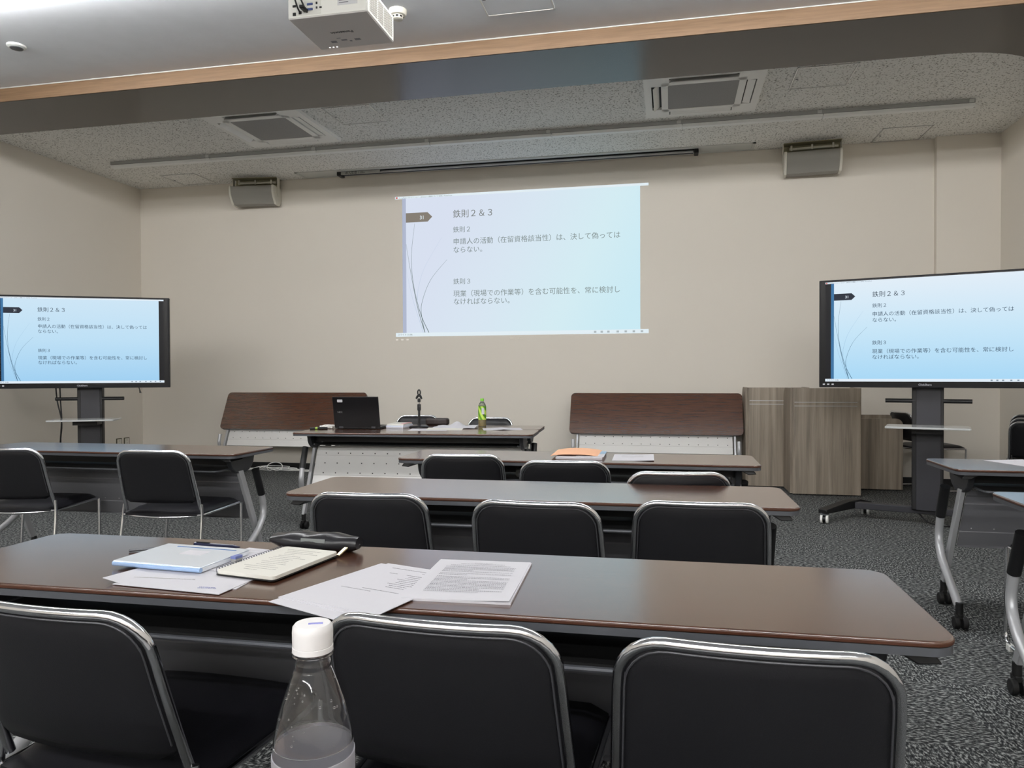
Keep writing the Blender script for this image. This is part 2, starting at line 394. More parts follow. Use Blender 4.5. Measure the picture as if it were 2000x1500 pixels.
for x, y, sx, sy in ((-.09,.095,.03,.02),(-.03,.085,.03,.012),(.0,.1,.012,.012),(.04,.09,.03,.02),(-.05,.06,.02,.004)): MB().box(x-sx/2,y-sy/2,zb-.0008,x+sx/2,y+sy/2,zb).build('control_button', M_btn, t)
mb = MB()
for k in range(3): mb.cbox((-.14+k*.02,.15,zb-.001),(.008,.006,.002))
mb.build('indicator_lamp', emit('led_white', (1,1,1,1), 1.2), t)
MB().tube([(0,.16,zb+.07),(0,.2,zb+.07)], .042, 24).build('lens', M_glassblack, t)
MB().cyl((0,0,zt),(0,0,0),.03,16).build('ceiling_pole', M_white, t)
MB().cbox((0,0,-.008),(.2,.2,.016)).build('ceiling_plate', M_white, t, bevel=.003)
MB().cbox((0,0,zt+.01),(.26,.2,.018)).build('mount_bracket', M_white, t, bevel=.003)
for xs, xe, ze in ((-.155,-.135,.024),(-.14,-.10,.024)):
    MB().tube(arc([(0.02,-.05,-.02),(xs+.02,-.24,zt+.12),(xs,-.25,zt+.02),(xe,-.2,zb+ze+.01),(xe,-hd-.004,zb+ze)],.06), .0042, 8).build('cable', M_black, t)
MB().cbox((-.105,-.2,zb+.03),(.022,.05,.014)).build('cable_plug', M_black, t, bevel=.004)
MB().cbox((-.16,-.215,zb+.125),(.03,.03,.04)).build('ferrite_core', M_black, t, bevel=.006)

# smoke detector and ceiling speaker
t = thing('smoke_detector', (-1.727,4.579,ZC), 'round white smoke detector on the near ceiling beside the projector', 'smoke detector')
MB().lathe([(.058,0),(.058,-.022),(.05,-.034),(.036,-.038)]).build('base', M_ivory, t)
MB().lathe([(.036,-.036),(.034,-.058),(.026,-.062)]).build('sensor_cage', M_ivory, t)
mb = MB()
for k in range(8):
    R_ = Matrix.Rotation(k*PI/4+.2,4,'Z'); mb.mesh([(.0362,-.009,-.043),(.0362,.009,-.043),(.0355,.009,-.053),(.0355,-.009,-.053)],[(0,1,2,3)],R_)
mb.build('vent_opening', M_blackmat, t)
t = thing('ceiling_sensor', (-4.57,4.474,ZC), 'small flat oval sensor disc on the near ceiling at far left', 'sensor')
MB().lathe([(.062,0),(.06,-.012),(.045,-.02)]).build('cover', M_offwhite, t)
MB().lathe([(.044,-.0195),(.04,-.024),(.02,-.026)]).build('sensor_face', M_steel, t)

# ------------------------------------------------------------------ wall speakers
M_spg = mat('speaker_grille', rgb(150,148,142), .6, metal=.1, bump=(500,.4))
def wall_speaker(cx, label, rz, first=None):
    if first: return dup(first, (cx, YF-.14, 3.34), rz, label)
    t = thing('wall_speaker', (cx, YF-.14, 3.34), label, 'speaker', rz, 'wall speakers on the front wall')
    prof = [(-.135,.055)]
    for i in range(1,11):
        u = i/10; prof.append((-.135+.085*u-.030*math.sin(u*PI), .055-.200*u))
    prof += [(.05,-.150),(.105,-.07),(.105,.03),(.07,.055)]
    MB().prism(prof, -.255, .255, 'x').build('grille', M_spg, t)
    cy, cz = -.01, -.05
    side = [(cy+(y-cy)*1.07, cz+(z-cz)*1.07) for y,z in prof]
    for sx in (-1,1):
        MB().prism(side, min(sx*.25,sx*.275), max(sx*.25,sx*.275), 'x').build('end_cheek', M_ivory, t, bevel=.004)
        p = [(-.03,.172),(.03,.172)] + [(.03*math.cos(a),-.02-.03*math.sin(a)) for a in [i*PI/8 for i in range(9)]]
        MB().prism(p, min(sx*.276,sx*.284), max(sx*.276,sx*.284), 'x').build('bracket_arm', M_ivory, t)
    M_ol = bpy.data.materials.get('olive_metal') or mat('olive_metal', rgb(150,146,120), .5)
    MB().box(-.275,-.06,.166,.275,.135,.172).build('mount_plate', M_ol, t)
    MB().box(-.275,.06,.07,.275,.066,.166).build('mount_back', M_ol, t)
    MB().box(-.275,-.06,.064,.275,.066,.074).build('mount_lip', M_ol, t)
    MB().tube([(-.22,-.0,.120),(.25,-.0,.120)], .014).build('mount_rod', M_ivory, t)
    for x in (-.2,.0,.2): MB().cyl((x,-.02,.10),(x,-.02,.15),.010,10).build('mount_bolt', M_ivory, t)
    return t
sp = wall_speaker(-4.885, 'wall speaker on the left of the front wall, tilted down', .12)
wall_speaker(1.425, 'wall speaker on the right of the front wall, near the pillar', -.08, sp)

# ------------------------------------------------------------------ slide (used by the projection and both displays)
def icons(mb, W, H, v0, v1):
    for u in (.80,.825,.85,.885,.915,.945,.975):
        s = .0045*W; x = u*W; z = (v0+v1)/2*H
        mb.box(x-s, -.0012, z-s*.8, x+s, -.0010, z+s*.8); 
def slide(root, W, H, pal, bars, yoff=0., bold=0):
    """root-local: x right, z up, picture faces -y"""
    Y = -.0004+yoff
    def q(mb, u0, v0, u1, v1, y=0): mb.box(u0*W, Y+y-.0002, v0*H, u1*W, Y+y, v1*H)
    mb = MB(); q(mb, .0454,.026,.969,.985); mb.build('slide_background', pal['bg'], root)
    mb = MB(); q(mb, .030,.026,.0454,.985); mb.build('slide_edge_strip', pal['strip'], root)
    if bars:
        mb = MB(); q(mb, 0,.026,.030,.985); q(mb,.969,.026,1,.985); mb.build('slide_black_bar', pal['bar'], root)
    mb = MB(); q(mb, 0,.982,1,1); mb.build('title_strip', pal['white'], root)
    mb = MB(); q(mb, 0,-.001,1,.026); mb.build('status_strip', pal['white'], root)
    text_mb('PowerPoint スライド ショー - [2025.2.11 講義スライド全体] - PowerPoint', .0125*H, M=T(.016*W,Y-.0006,.9855*H) @ XZ).build('title_strip_text', pal['text'], root)
    mb = MB(); mb.cbox((.007*W,Y-.0005,.991*H),(.008*W,.0002,.012*H)); mb.build('program_icon', pal['red'], root)
    text_mb('スライド 31/86', .017*H, M=T(.008*W,Y-.0006,.0075*H) @ XZ).build('status_text', pal['text'], root)
    mb = MB(); icons(mb, W, H, 0, .025); mb.build('status_icon', pal['icon'], root)
    mb = MB(); P = [(.0454,.813),(.1363,.813),(.1555,.8465),(.1363,.880),(.0454,.880)]
    mb.prism([(u*W,v*H) for u,v in P], Y-.0007, Y-.0003, 'y'); mb.build('page_banner', pal['banner'], root)
    text_mb('31', .036*H, M=T(.103*W,Y-.0011,.832*H) @ XZ, bold=.015).build('page_number', pal['white'], root)
    text_mb('鉄則２＆３', .0337*W, M=T(.240*W,Y-.0008,.835*H) @ XZ).build('heading_text', pal['head'], root)
    for para in ((('鉄則２',.0254,.7255),('申請人の活動（在留資格該当性）は、決して偽っては',.02733,.6405),('ならない。',.02733,.582)),
                 (('鉄則３',.0254,.3605),('現業（現場での作業等）を含む可能性を、常に検討し',.02733,.274),('なければならない。',.02733,.218))):
        mb = MB()
        for s, em, v in para: text_mb(s, em*W, mb, T(.2405*W,Y-.0008,(v+.005)*H) @ XZ)
        mb.build('body_text', pal['text'], root)
    C = [([(.0822,.8038),(.0682,.5856),(.0747,.3809),(.104,.1651),(.1395,.0262)],.0011,'dark'),
         ([(.0456,.6587),(.0689,.4119),(.0952,.1859),(.1228,.0268)],.0011,'dark'),
         ([(.2156,.5387),(.1467,.3973),(.1105,.2364),(.1102,.1341),(.1228,.0268)],.0010,'dark'),
         ([(.1954,.6984),(.1231,.4906),(.0958,.3388),(.0924,.2578)],.0007,'light'),
         ([(.0456,.4851),(.0686,.2895),(.1156,.0268)],.0007,'light')]
    for pts, wd, k in C:
        n = 28; cp = []
        for i in range(n+1):      # Catmull-Rom through pts
            t_ = i/n*(len(pts)-1); j = min(int(t_), len(pts)-2); f = t_-j
            p = [Vector(pts[max(0,min(len(pts)-1,j+d))]) for d in (-1,0,1,2)]
            cp.append(.5*((2*p[1])+(-p[0]+p[2])*f+(2*p[0]-5*p[1]+4*p[2]-p[3])*f*f+(-p[0]+3*p[1]-3*p[2]+p[3])*f**3))
        mb = MB(); vs_ = []; fs_ = []
        for i, c in enumerate(cp):
            d = (cp[min(i+1,n)]-cp[max(i-1,0)]); d = Vector((d.x*W,d.y*H)).normalized(); nn = Vector((-d.y,d.x)); ww = wd*W*(.35+.9*i/n)
            for s in (-1,1):
                vs_.append((c.x*W+nn.x*ww*s, Y-.0006, c.y*H+nn.y*ww*s))
        for i in range(n): fs_.append((2*i,2*i+1,2*i+3,2*i+2))
        mb.mesh(vs_, fs_); mb.build('grass_curve', pal['curve'] if k == 'dark' else pal['curve_light'], root)

PW, PH = 2.932, 1.641
pal_p = dict(bg=emit_ramp('slide_light', [(0,rgb(216,224,240)),(.35,rgb(216,230,242)),(.7,rgb(212,236,243)),(1,rgb(202,234,244))], (1,0,-.5), 2.6),
             strip=emit('slide_strip', rgb(176,184,206)), white=emit('slide_white', rgb(226,238,244)), text=emit('slide_text', rgb(128,140,139)), icon=emit('slide_icon', rgb(172,182,186)),
             head=emit('slide_head', rgb(112,116,110)), banner=emit('slide_banner', rgb(134,127,117)), red=emit('slide_red', rgb(200,110,105)),
             curve=emit('slide_curve', rgb(112,128,128)), curve_light=emit('slide_curve_light', rgb(190,206,226)), bar=None)
t = thing('projected_slide', (-3.164, YF-.0005, 1.592), 'large bright slide projected on the middle of the front wall', 'projected image')
slide(t, PW, PH, pal_p, False)
text_mb('ClickShare', .035, M=T(1.37,-.001,-.047) @ XZ).build('share_caption', emit('share_txt', rgb(196,188,176)), t)
mb = MB()
for k in range(3): mb.cbox((.015+k*.065,-.001,-.037),(.03,.0004,.018))
mb.build('tray_icon', emit('tray_ico', rgb(214,208,198)), t)

# ------------------------------------------------------------------ displays on wheeled stands
def pal_tv(tagname, top, mid, bot):
    return dict(bg=emit_ramp('tv_slide_'+tagname, [(0,top),(.5,mid),(1,bot)], (0,0,-1), .772),
        strip=emit('tv_strip', rgb(70,120,165)), white=emit('tv_white', rgb(226,238,248)), text=emit('tv_text', rgb(60,80,100)), icon=emit('tv_icon', rgb(140,156,170)),
        head=emit('tv_head', rgb(44,58,74)), banner=emit('tv_banner', rgb(56,60,70)), red=emit('tv_red', rgb(200,90,80)),
        curve=emit('tv_curve', rgb(70,100,125)), curve_light=emit('tv_curve_light', rgb(150,185,215)), bar=mat('tv_off_area', rgb(18,18,22), .4, spec=.2))
def display(loc, rz, label, tagname, colors, scx=0., cable=False):
    """root: middle of the column's foot on the floor; local x right, -y front"""
    t = thing('display_stand', loc, label, 'display', rz, 'displays on wheeled stands')
    W, H, z0, yf = 1.46, .835, 1.036, -.14
    x0 = -W/2 - scx
    MB().box(x0, yf, z0, x0+W, yf+.055, z0+H).build('screen_bezel', M_tvblack, t, bevel=.004)
    MB().box(x0+.18, yf+.055, z0+.12, x0+W-.18, yf+.085, z0+H-.15).build('screen_back', M_black, t, bevel=.01)
    r = bpy.data.objects.new('screen_picture', None)
    mb = MB(); mb.box(x0+.012, yf-.002, z0+.018, x0+W-.012, yf, z0+H-.010)
    panel = mb.build('screen_glass', M_glassblack, t)
    # picture content hangs under the glass (thing > part > sub-part)
    dw, dh = 1.37, .772
    holder = panel; before = set(bpy.data.objects)
    slide(holder, dw, dh, colors, True, 0)
    text_mb('ClickShare', .020, M=T(dw*.467,-.001,-.030) @ XZ).build('share_caption', emit('tv_share', rgb(190,190,196)), holder)
    mb = MB()
    for k in range(3): mb.cbox((-.01+k*.032,-.001,-.022),(.016,.0004,.009))
    mb.build('tray_icon', emit('tv_tray', rgb(200,200,204)), holder)
    for o in set(bpy.data.objects)-before:
        for v in o.data.vertices: v.co += Vector((x0+(W-dw)/2, yf-.0022, z0+.046))
    bpy.data.objects.remove(r)
    # the ramp reads object coordinates measured from the picture's top
    for n in colors['bg'].node_tree.nodes:
        if n.type == 'TEX_COORD':
            mp = colors['bg'].node_tree.nodes.new('ShaderNodeMapping'); mp.inputs['Location'].default_value = (0,0,-(z0+.046+.772))
            d = [k for k in colors['bg'].node_tree.nodes if k.type == 'VECT_MATH'][0]
            colors['bg'].node_tree.links.new(n.outputs['Object'], mp.inputs[0]); colors['bg'].node_tree.links.new(mp.outputs[0], d.inputs[0])
    # stand
    MB().box(-.105,-.035,.11,.105,.045,1.40).build('column', M_standd, t, bevel=.006)
    MB().box(-.075,-.040,.11,.085,-.035,1.05).build('column_cover', M_stand, t, bevel=.002)
    MB().box(-.30,-.06,1.2,.30,-.035,1.6).build('mount_plate', M_black, t)
    MB().tube([(-.285,-.02,.935),(.285,-.02,.935)], .016, 12).build('handle_bar', M_black, t)
    MB().prism(rrect(-.27,-.36,.27,-.04,.02), .742, .756).build('shelf', mat('shelf_frosted', rgb(190,192,192),.12), t, bevel=.003)
    MB().box(-.10,-.2,.70,.10,-.03,.742).build('shelf_bracket', M_black, t)
    MB().box(-.50,.01,.075,.50,.085,.125).build('base_beam', M_stand, t, bevel=.004)
    for s in (-1,1):
        ang = math.atan2(-.24, .54)*(-s) if s > 0 else math.atan2(-.24, .54)
        Mf = T(s*.56,-.03,0) @ Matrix.Rotation(ang,4,'Z')
        f = MB().mesh([(-.035,-.33,.075),(.035,-.33,.075),(.035,.32,.075),(-.035,.32,.075),
                   (-.035,-.33,.105),(.035,-.33,.105),(.035,.0,.14),(-.035,.0,.14),(.035,.16,.14),(-.035,.16,.14),(.035,.32,.105),(-.035,.32,.105)],
                  [(0,1,2,3),(4,5,6,7),(7,6,8,9),(9,8,10,11),(0,1,5,4),(3,2,10,11),(0,4,7,9,11,3),(1,5,6,8,10,2)], Mf)
        f.build('base_foot', M_standd, t, bevel=.004)
        for yy in (-.30,.29):
            p = Mf @ Vector((0,yy,0)); x, y = p.x, p.y
            c = MB().cbox((x,y,.07),(.05,.05,.022)); co = c.build('caster', M_steel, t, bevel=.004)
            MB().tube([(x-.028,y-.015,.032),(x-.012,y-.015,.032)], .032, 20).build('wheel', M_white, co)
            MB().tube([(x+.012,y-.015,.032),(x+.028,y-.015,.032)], .032, 20).build('wheel', M_white, co)
            MB().tube([(x-.012,y-.015,.032),(x+.012,y-.015,.032)], .025, 16).build('wheel_hub', M_black, co)
    if cable:
        MB().tube(arc([(-.24,-.05,1.06),(-.245,-.02,.9),(-.235,-.02,.75),(-.26,0,.5),(-.27,.02,.3),(-.3,.05,.01)],.1), .006, 8).build('power_cable', M_black, t)
        MB().tube(arc([(-.27,-.06,1.06),(-.275,-.03,.98),(-.27,-.02,.9),(-.23,-.02,.72),(-.26,0,.52),(-.22,.02,.35),(-.2,.05,.01)],.1), .006, 8).build('video_cable', M_black, t)
        MB().tube(arc([(.42,-.09,1.05),(.43,-.09,1.03),(.44,-.09,.985)],.02), [.004]*7+[.010]*1, 8).build('hanging_plug', M_black, t)
    else:
        MB().tube(arc([(-.08,.06,.10),(.0,-.05,.02),(.12,-.06,.008),(.4,.1,.008),(.8,.4,.008)],.1), .006, 8).build('power_cable', M_black, t)
    return t
phiR = -.3132; ex = Vector((math.cos(phiR),math.sin(phiR),0)); ey = Vector((-ex.y,ex.x,0))
cR = Vector((1.1445,6.2071,0)) + ex*.745 + ey*.14
display(cR, phiR, 'large display on wheeled stand at right, before the pillar', 'right', pal_tv('right', rgb(226,238,248), rgb(200,230,248), rgb(168,216,246)), scx=.015)
phiL = .4789; ex = Vector((math.cos(phiL),math.sin(phiL),0)); ey = Vector((-ex.y,ex.x,0))
cL = Vector((-4.5892,6.1173,0)) - ex*.70 + ey*.14
display(cL, phiL, 'large display on wheeled stand at left, cut by the picture edge', 'left', pal_tv('left', rgb(206,230,246), rgb(190,224,246), rgb(160,208,242)), scx=.03, cable=True)

# ------------------------------------------------------------------ training tables
def caster_mb(x, y):
    a = MB(); a.cyl((x,y,.062),(x,y,.115),.016,12); a.cbox((x,y+.004,.055),(.022,.05,.022))
    b = MB()
    for s in (-1,1): b.tube([(x+s*.006,y-.012,.028),(x+s*.028,y-.012,.028)], .028, 20)
    return a, b
def bar_y(z): return -.02 + (.60-z)/.49*.22
M_bracket = mat('bracket_charcoal', rgb(52,53,57), .45)
def make_table(W, loc, rz, label, group, folded=False, D=.45):
    t = thing('training_table', loc, label, 'table', rz, group)
    a, b = W/2, D/2
    if not folded:
        MB().prism(rrect(-a,-b,a,b,.045), .7085, .720).build('tabletop', M_top, t, bevel=.003).data.materials.append(M_edge)
        MB().prism(rrect(-a+.001,-b+.001,a-.001,b-.001,.044), .6945, .7085).build('apron', M_steel, t)
        MB().prism(rrect(-a-.001,-b-.001,a+.001,b+.001,.046), .7095, .7175).build('edge_band', M_edge, t, bevel=.002)
    else:
        R_ = T(0,.07,.505) @ Matrix.Rotation(math.radians(-65),4,'X')      # flipped up, surface outwards
        D = .472
        top = MB().prism(rrect(-a,-D,a,0,.045), 0, .012, M=R_)
        top.build('tabletop', M_top, t, bevel=.003)
        MB().prism(rrect(-a+.001,-D+.001,a-.001,-.001,.044), -.02, 0, M=R_).build('apron', M_steel, t)
    e = a-.075
    for s in (-1,1):
        # hinge bracket: half disc under the top, hook lever outside it
        if not folded:
            p = [(-.13,.694),(.13,.694)] + [(.12*math.cos(k*PI/10), .672-.085*math.sin(k*PI/10)) for k in range(0,11)]
            MB().prism(p, s*(e-.02)-.014, s*(e-.02)+.014, 'x').build('hinge_bracket', M_bracket, t, bevel=.004)
            x = s*(a-.10); d = s
            MB().mesh([(x+d*.005,-.205,.694),(x+d*.065,-.205,.694),(x+d*.078,-.207,.6765),(x+d*.040,-.207,.6735),(x-d*.01,-.06,.694),(x+d*.055,-.06,.694),(x+d*.068,-.075,.6765),(x+d*.030,-.075,.6735)],
                      [(0,1,2,3),(4,5,6,7),(0,1,5,4),(1,2,6,5),(2,3,7,6),(3,0,4,7)]).build('flip_lever', M_black, t, bevel=.003)
        # leaning flat bar
        x = s*(e-.012)
        zt_ = .605 if not folded else .52
        MB().mesh([(x-.011,bar_y(zt_)-.022,zt_),(x+.011,bar_y(zt_)-.022,zt_),(x+.011,bar_y(zt_)+.022,zt_),(x-.011,bar_y(zt_)+.022,zt_),
                   (x-.011,bar_y(.11)-.022,.11),(x+.011,bar_y(.11)-.022,.11),(x+.011,bar_y(.11)+.022,.11),(x-.011,bar_y(.11)+.022,.11)],
                  [(0,1,2,3),(4,5,6,7),(0,1,5,4),(1,2,6,5),(2,3,7,6),(3,0,4,7)]).build('leg_bar', M_silver, t, bevel=.003)
        # bent tube leg with black sleeve
        xo = s*(e+.022)
        if not folded: MB().tube([(xo,.085,.60),(xo,.115,.53),(xo,.150,.445)], .0225, 16).build('leg_sleeve', M_black, t)
        MB().tube(arc([(xo,.148,.45),(xo,.178,.335),(xo+s*.012,.10,.25),(xo+s*.028,-.175,.095)],.06,6), .0185, 14).build('leg', M_silver, t)
        for (cx, cy) in ((xo+s*.028,-.18),(x,bar_y(.10))):
            c1, c2 = caster_mb(cx, cy); co = c1.build('caster', M_rubber, t, bevel=.003); c2.build('wheel', M_rubber, co, bevel=.004)
    MB().cbox((0,.0,.655 if not folded else .56),(2*e-.06,.05,.04)).build('crossbeam', M_black, t)
    if not folded:
        MB().box(-e+.05,-.17,.617,e-.05,.10,.622).build('shelf', M_blackmat, t)
        MB().tube(arc([(-e+.05,.09,.622),(-e+.05,-.185,.617),(e-.05,-.185,.617),(e-.05,.09,.622)],.03), .006, 8).build('shelf_rail', M_steel, t)
    # leaning modesty panel with ridges and punched holes
    mb = MB(); zs = [.600 if not folded else .53,.575 if not folded else .529,.568 if not folded else .5285,.535 if not folded else .5282,.528,.46,.452,.39,.385,.315,.308]; off = [0,0,.006,.006,0,0,.004,.004,0,0,-.016]
    vs_ = []; L = e-.035
    for z, o in zip(zs, off):
        for sgn in (-1,1): vs_.append((sgn*L, bar_y(z)+o, z))
    n = len(zs)
    for z, o in zip(zs, off):
        for sgn in (-1,1): vs_.append((sgn*L, bar_y(z)+o-.004, z))
    fs_ = [(2*i,2*i+1,2*i+3,2*i+2) for i in range(n-1)] + [(2*n+2*i,2*n+2*i+1,2*n+2*i+3,2*n+2*i+2) for i in range(n-1)]
    fs_ += [(0,1,2*n+1,2*n),(2*n-2,2*n-1,4*n-1,4*n-2)] + [(2*i,2*i+2,2*n+2*i+2,2*n+2*i) for i in range(n-1)] + [(2*i+1,2*i+3,2*n+2*i+3,2*n+2*i+1) for i in range(n-1)]
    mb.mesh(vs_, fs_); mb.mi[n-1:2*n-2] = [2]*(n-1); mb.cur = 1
    for z, o in ((.548,.006),(.475,0),(.405,.004)):
        if folded and z > .5: continue
        k = -L+.05
        while k < L-.03:
            mb.cbox((k,bar_y(z)+o+.0022,z),(.008,.001,.008))
            if z < .43: mb.cur = 3; mb.cbox((k,bar_y(z)+o-.0062,z),(.005,.001,.005)); mb.cur = 1  # pale dots paint in the light showing through the lowest holes
            k += .0975
    mb.build('modesty_panel', [M_panel, M_dot, M_panelshade, M_silver], t, smooth=20)
    return t
GT = 'training tables with walnut tops'
def table_at(xl, yfront, rot, W, label, folded=False):
    c, s = math.cos(rot), math.sin(rot)
    cx = xl + W/2*c - .225*s; cy = yfront + W/2*s + .225*c
    return make_table(W, (cx,cy,0), rot, label, GT, folded)
table_at(-1.6461, 1.282, .009, 2.103, 'nearest walnut table in view, with handouts and notebook on it')
table_at(-1.3887, 2.464, .0176, 1.8, 'bare walnut table in the middle, second row ahead')
table_at(-1.3834, 3.6008, 0, 1.8, 'walnut table in the third row, with the orange envelope on it')
table_at(-2.318-1.8, 3.600, .0, 1.8, 'walnut table at left, before the left display')
table_at(1.2455, 3.620, 0, 1.8, 'right-hand walnut table farther back, with one paper sheet on it')
table_at(1.127, 2.53, 0, 1.8, 'right-hand walnut table nearest, only its corner in view')
# presenter tables face the audience with their panels
def table_back(frx, fry, rot, W, label):
    """given the audience-side right corner"""
    c, s = math.cos(rot), math.sin(rot)
    cx = frx - W/2*c - .225*s; cy = fry - W/2*s + .225*c
    return make_table(W, (cx,cy,0), rot+PI, label, GT)
ts_rot = .062
table_back(-.955, 5.15, ts_rot, 1.81, 'presenter table with the laptop, its white punched panel facing the audience')
table_back(-.99, 5.615, ts_rot, 1.81, 'table directly behind the presenter table, under the green tea bottle')
make_table(1.8, (-.165,7.98,0), PI, 'folded walnut table with flipped-up top, right of the presenter, by the lecterns', GT, True)
make_table(1.8, (-4.36,7.98,0), PI, 'folded walnut table with flipped-up top, left, behind the laptop', GT, True)
table_at(-1.62, .205, 0, 2.103, 'table right before the camera carrying the clear water bottle')

# ------------------------------------------------------------------ chairs
ZT = .768
def back_w(z):
    base = .2135 - (z-.43)*.045
    r = .075
    if z > ZT-r: base -= r - math.sqrt(max(0, r*r-(z-(ZT-r))**2))
    return base
def back_y(x, z): return -.255 + (ZT-z)*.265 - .024*(1-(x/.2)**2) + .012*((ZT-z)/.3)**2
def make_chair(label, group):
    t = thing('stacking_chair', (0,0,0), label, 'chair', 0, group)
    # padded back
    mb = MB(); ns, nz_ = 20, 18; zs = [.485+(ZT-.008-.485)*(1-(1-j/nz_)**1.5) for j in range(nz_+1)]
    vs_ = []; idx = {}
    for side in (0,1):
        for j, z in enumerate(zs):
            for i in range(ns+1):
                s = -1+2*i/ns; ww = max(back_w(z)-.008-.03*(1-math.sqrt(max(0,1-max(0,(.515-z)/.03)**2))), .02); x = s*ww
                edge = min(1, (1-abs(s))*6, (ZT-.008-z)/.03, (z-.485)/.03); edge = math.sqrt(max(0,edge))
                y = back_y(x,z) + (.004+.020*edge if side else -.004-.010*edge)
                idx[(side,j,i)] = len(vs_); vs_.append((x,y,z))
    fs_ = []
    for side in (0,1):
        for j in range(nz_):
            for i in range(ns): fs_.append((idx[side,j,i],idx[side,j,i+1],idx[side,j+1,i+1],idx[side,j+1,i]))
    for j in range(nz_):
        for i in (0,ns): fs_.append((idx[0,j,i],idx[0,j+1,i],idx[1,j+1,i],idx[1,j,i]))
    for i in range(ns):
        for j in (0,nz_): fs_.append((idx[0,j,i],idx[0,j,i+1],idx[1,j,i+1],idx[1,j,i]))
    mb.mesh(vs_, fs_); back = mb.build('backrest', M_vinyl, t, smooth=60)
    # piping line just inside the tube
    def outline(inset, dy, zlow):
        P = []; zz = [zlow+(ZT-.06-zlow)*k/8 for k in range(9)]
        for z in zz: x = -(back_w(z)-inset); P.append((x, back_y(x,z)+dy, z))
        r = .075-inset*.6
        cx = back_w(ZT-.075)-inset-r; cz = ZT-inset-r
        for k in range(1,8):
            a = PI-PI/2*k/7*1.0; x = -cx + r*math.cos(a); z = cz + r*math.sin(a); P.append((x, back_y(x,z)+dy, z))
        for k in range(1,12):
            x = -cx+2*cx*k/12; P.append((x, back_y(x,ZT-inset)+dy, ZT-inset))
        return P + [(-x,y,z) for x,y,z in reversed(P[:len(P)-11])]
    MB().tube(outline(.0165,-.0125,.52), .0018, 6).build('piping', mat('piping_black', rgb(62,62,66),.35) if 'piping_black' not in bpy.data.materials else bpy.data.materials['piping_black'], back)
    MB().tube(outline(.006,-.004,.44), .0093, 12).build('back_frame', M_chrome, t, smooth=60)
    # seat cushion
    mb = MB(); vs_ = []; fs_ = []; n = 12
    for side in (0,1):
        for j in range(n+1):
            v = j/n; y = -.185+.455*v - .022*max(0,1-v*4)*(1-(-1+2*0)**2); ww = .198+.020*v
            for i in range(n+1):
                s = -1+2*i/n; ed = min((1-abs(s))*5, v*5, (1-v)*5, 1); ed = math.sqrt(max(ed,0))
                rx = 1-.10*max(0,(v-.9)/.1)**2
                vs_.append((s*ww*rx, y-.012*(abs(s)**6)*(1 if v > .9 else 0)-.028*(1-s*s)*max(0,1-v*3), (.428+.026*ed+.006*math.cos(s*PI/2)) if side else .418-.004*ed))
    N1 = (n+1)**2
    for side in (0,1):
        for j in range(n):
            for i in range(n): k = side*N1+j*(n+1)+i; fs_.append((k,k+1,k+n+2,k+n+1))
    for j in range(n):
        for i in (0,n): k = j*(n+1)+i; fs_.append((k,k+n+1,k+n+1+N1,k+N1))
    for i in range(n):
        for j in (0,n): k = j*(n+1)+i; fs_.append((k,k+1,k+1+N1,k+N1))
    mb.mesh(vs_, fs_); mb.build('seat', M_seatv, t, smooth=60)
    MB().tube(arc([(-.212,-.17,.418),(-.222,.24,.418),(-.20,.268,.418),(.20,.268,.418),(.222,.24,.418),(.212,-.17,.418),(.12,-.20,.414),(0,-.212,.412),(-.12,-.20,.414),(-.212,-.17,.418)],.03), .0075, 10).build('seat_frame', M_chrome, t, smooth=60)
    for s in (-1,1):
        MB().tube(arc([(s*.214,-.166,.475),(s*.220,-.170,.40),(s*.232,-.232,.0195),(s*.236,.225,.0195),(s*.224,.25,.415)],.05,6), .0085, 10).build('leg', M_chrome, t, smooth=60)
        for y in (-.19,.185):
            MB().box(s*.2345-.011,y-.018,0,s*.2345+.011,y+.018,.028).build('glide', M_white, t, bevel=.004)
    return t
GC = 'black stacking chairs with chrome frames'
chair0 = [None]
def chair(tx, ty, rot, label, z=0):
    """tx,ty: middle of the top rail"""
    x = tx - math.sin(rot)*.262; y = ty + math.cos(rot)*.262
    if chair0[0] is None:
        chair0[0] = make_chair(label, GC); chair0[0].location = (x,y,z); chair0[0].rotation_euler = (0,0,rot); return chair0[0]
    return dup(chair0[0], (x,y,z), rot, label)
chair(-1.03, 1.052, -.06, 'black chair at the nearest table, cut by the left picture edge')
chair(-.364, 1.112, -.04, 'black chair at the nearest table, directly behind the water bottle')
chair(.117, 1.098, -.02, 'black chair at the nearest table, the right one of its three')
chair(-.965, 2.25, .07, 'left chair of three tucked under the bare middle table')
chair(-.402, 2.195, -.03, 'middle chair of three tucked under the bare middle table')
chair(.089, 2.28, .025, 'right chair of three tucked under the bare middle table')
chair(-.975, 3.41, .10, 'left chair of three at the third-row table with the envelope')
chair(-.458, 3.24, .08, 'middle chair of three at the third-row table, below the orange envelope')
chair(.03, 2.955, .08, 'right chair of three at the third-row table, pulled back toward the bare table')
chair(-3.46, 3.27, .22, 'chair at the left table, nearest the left picture edge')
chair(-2.60, 3.318, .10, 'chair at the left table, fully visible with its chrome legs')
chair(-2.29, 6.53, PI+.02, 'chair behind the presenter tables, left one, behind the microphone stand')
chair(-1.535, 6.285, PI-.03, 'chair behind the presenter tables, right one, behind the green tea bottle')
chair(2.19, 7.86, -1.35, 'lone chair against the front wall behind the right display stand')
chair(1.606, 2.958, .0, 'chair at the far right-hand table, only its front leg in view')
for k in range(3):
    chair(2.735+.022*k, 6.31+.040*k, -.5, ['bottom chair of the stack by the right wall', 'middle chair of the stack by the right wall', 'top chair of the stack by the right wall'][k], z=.027*k)

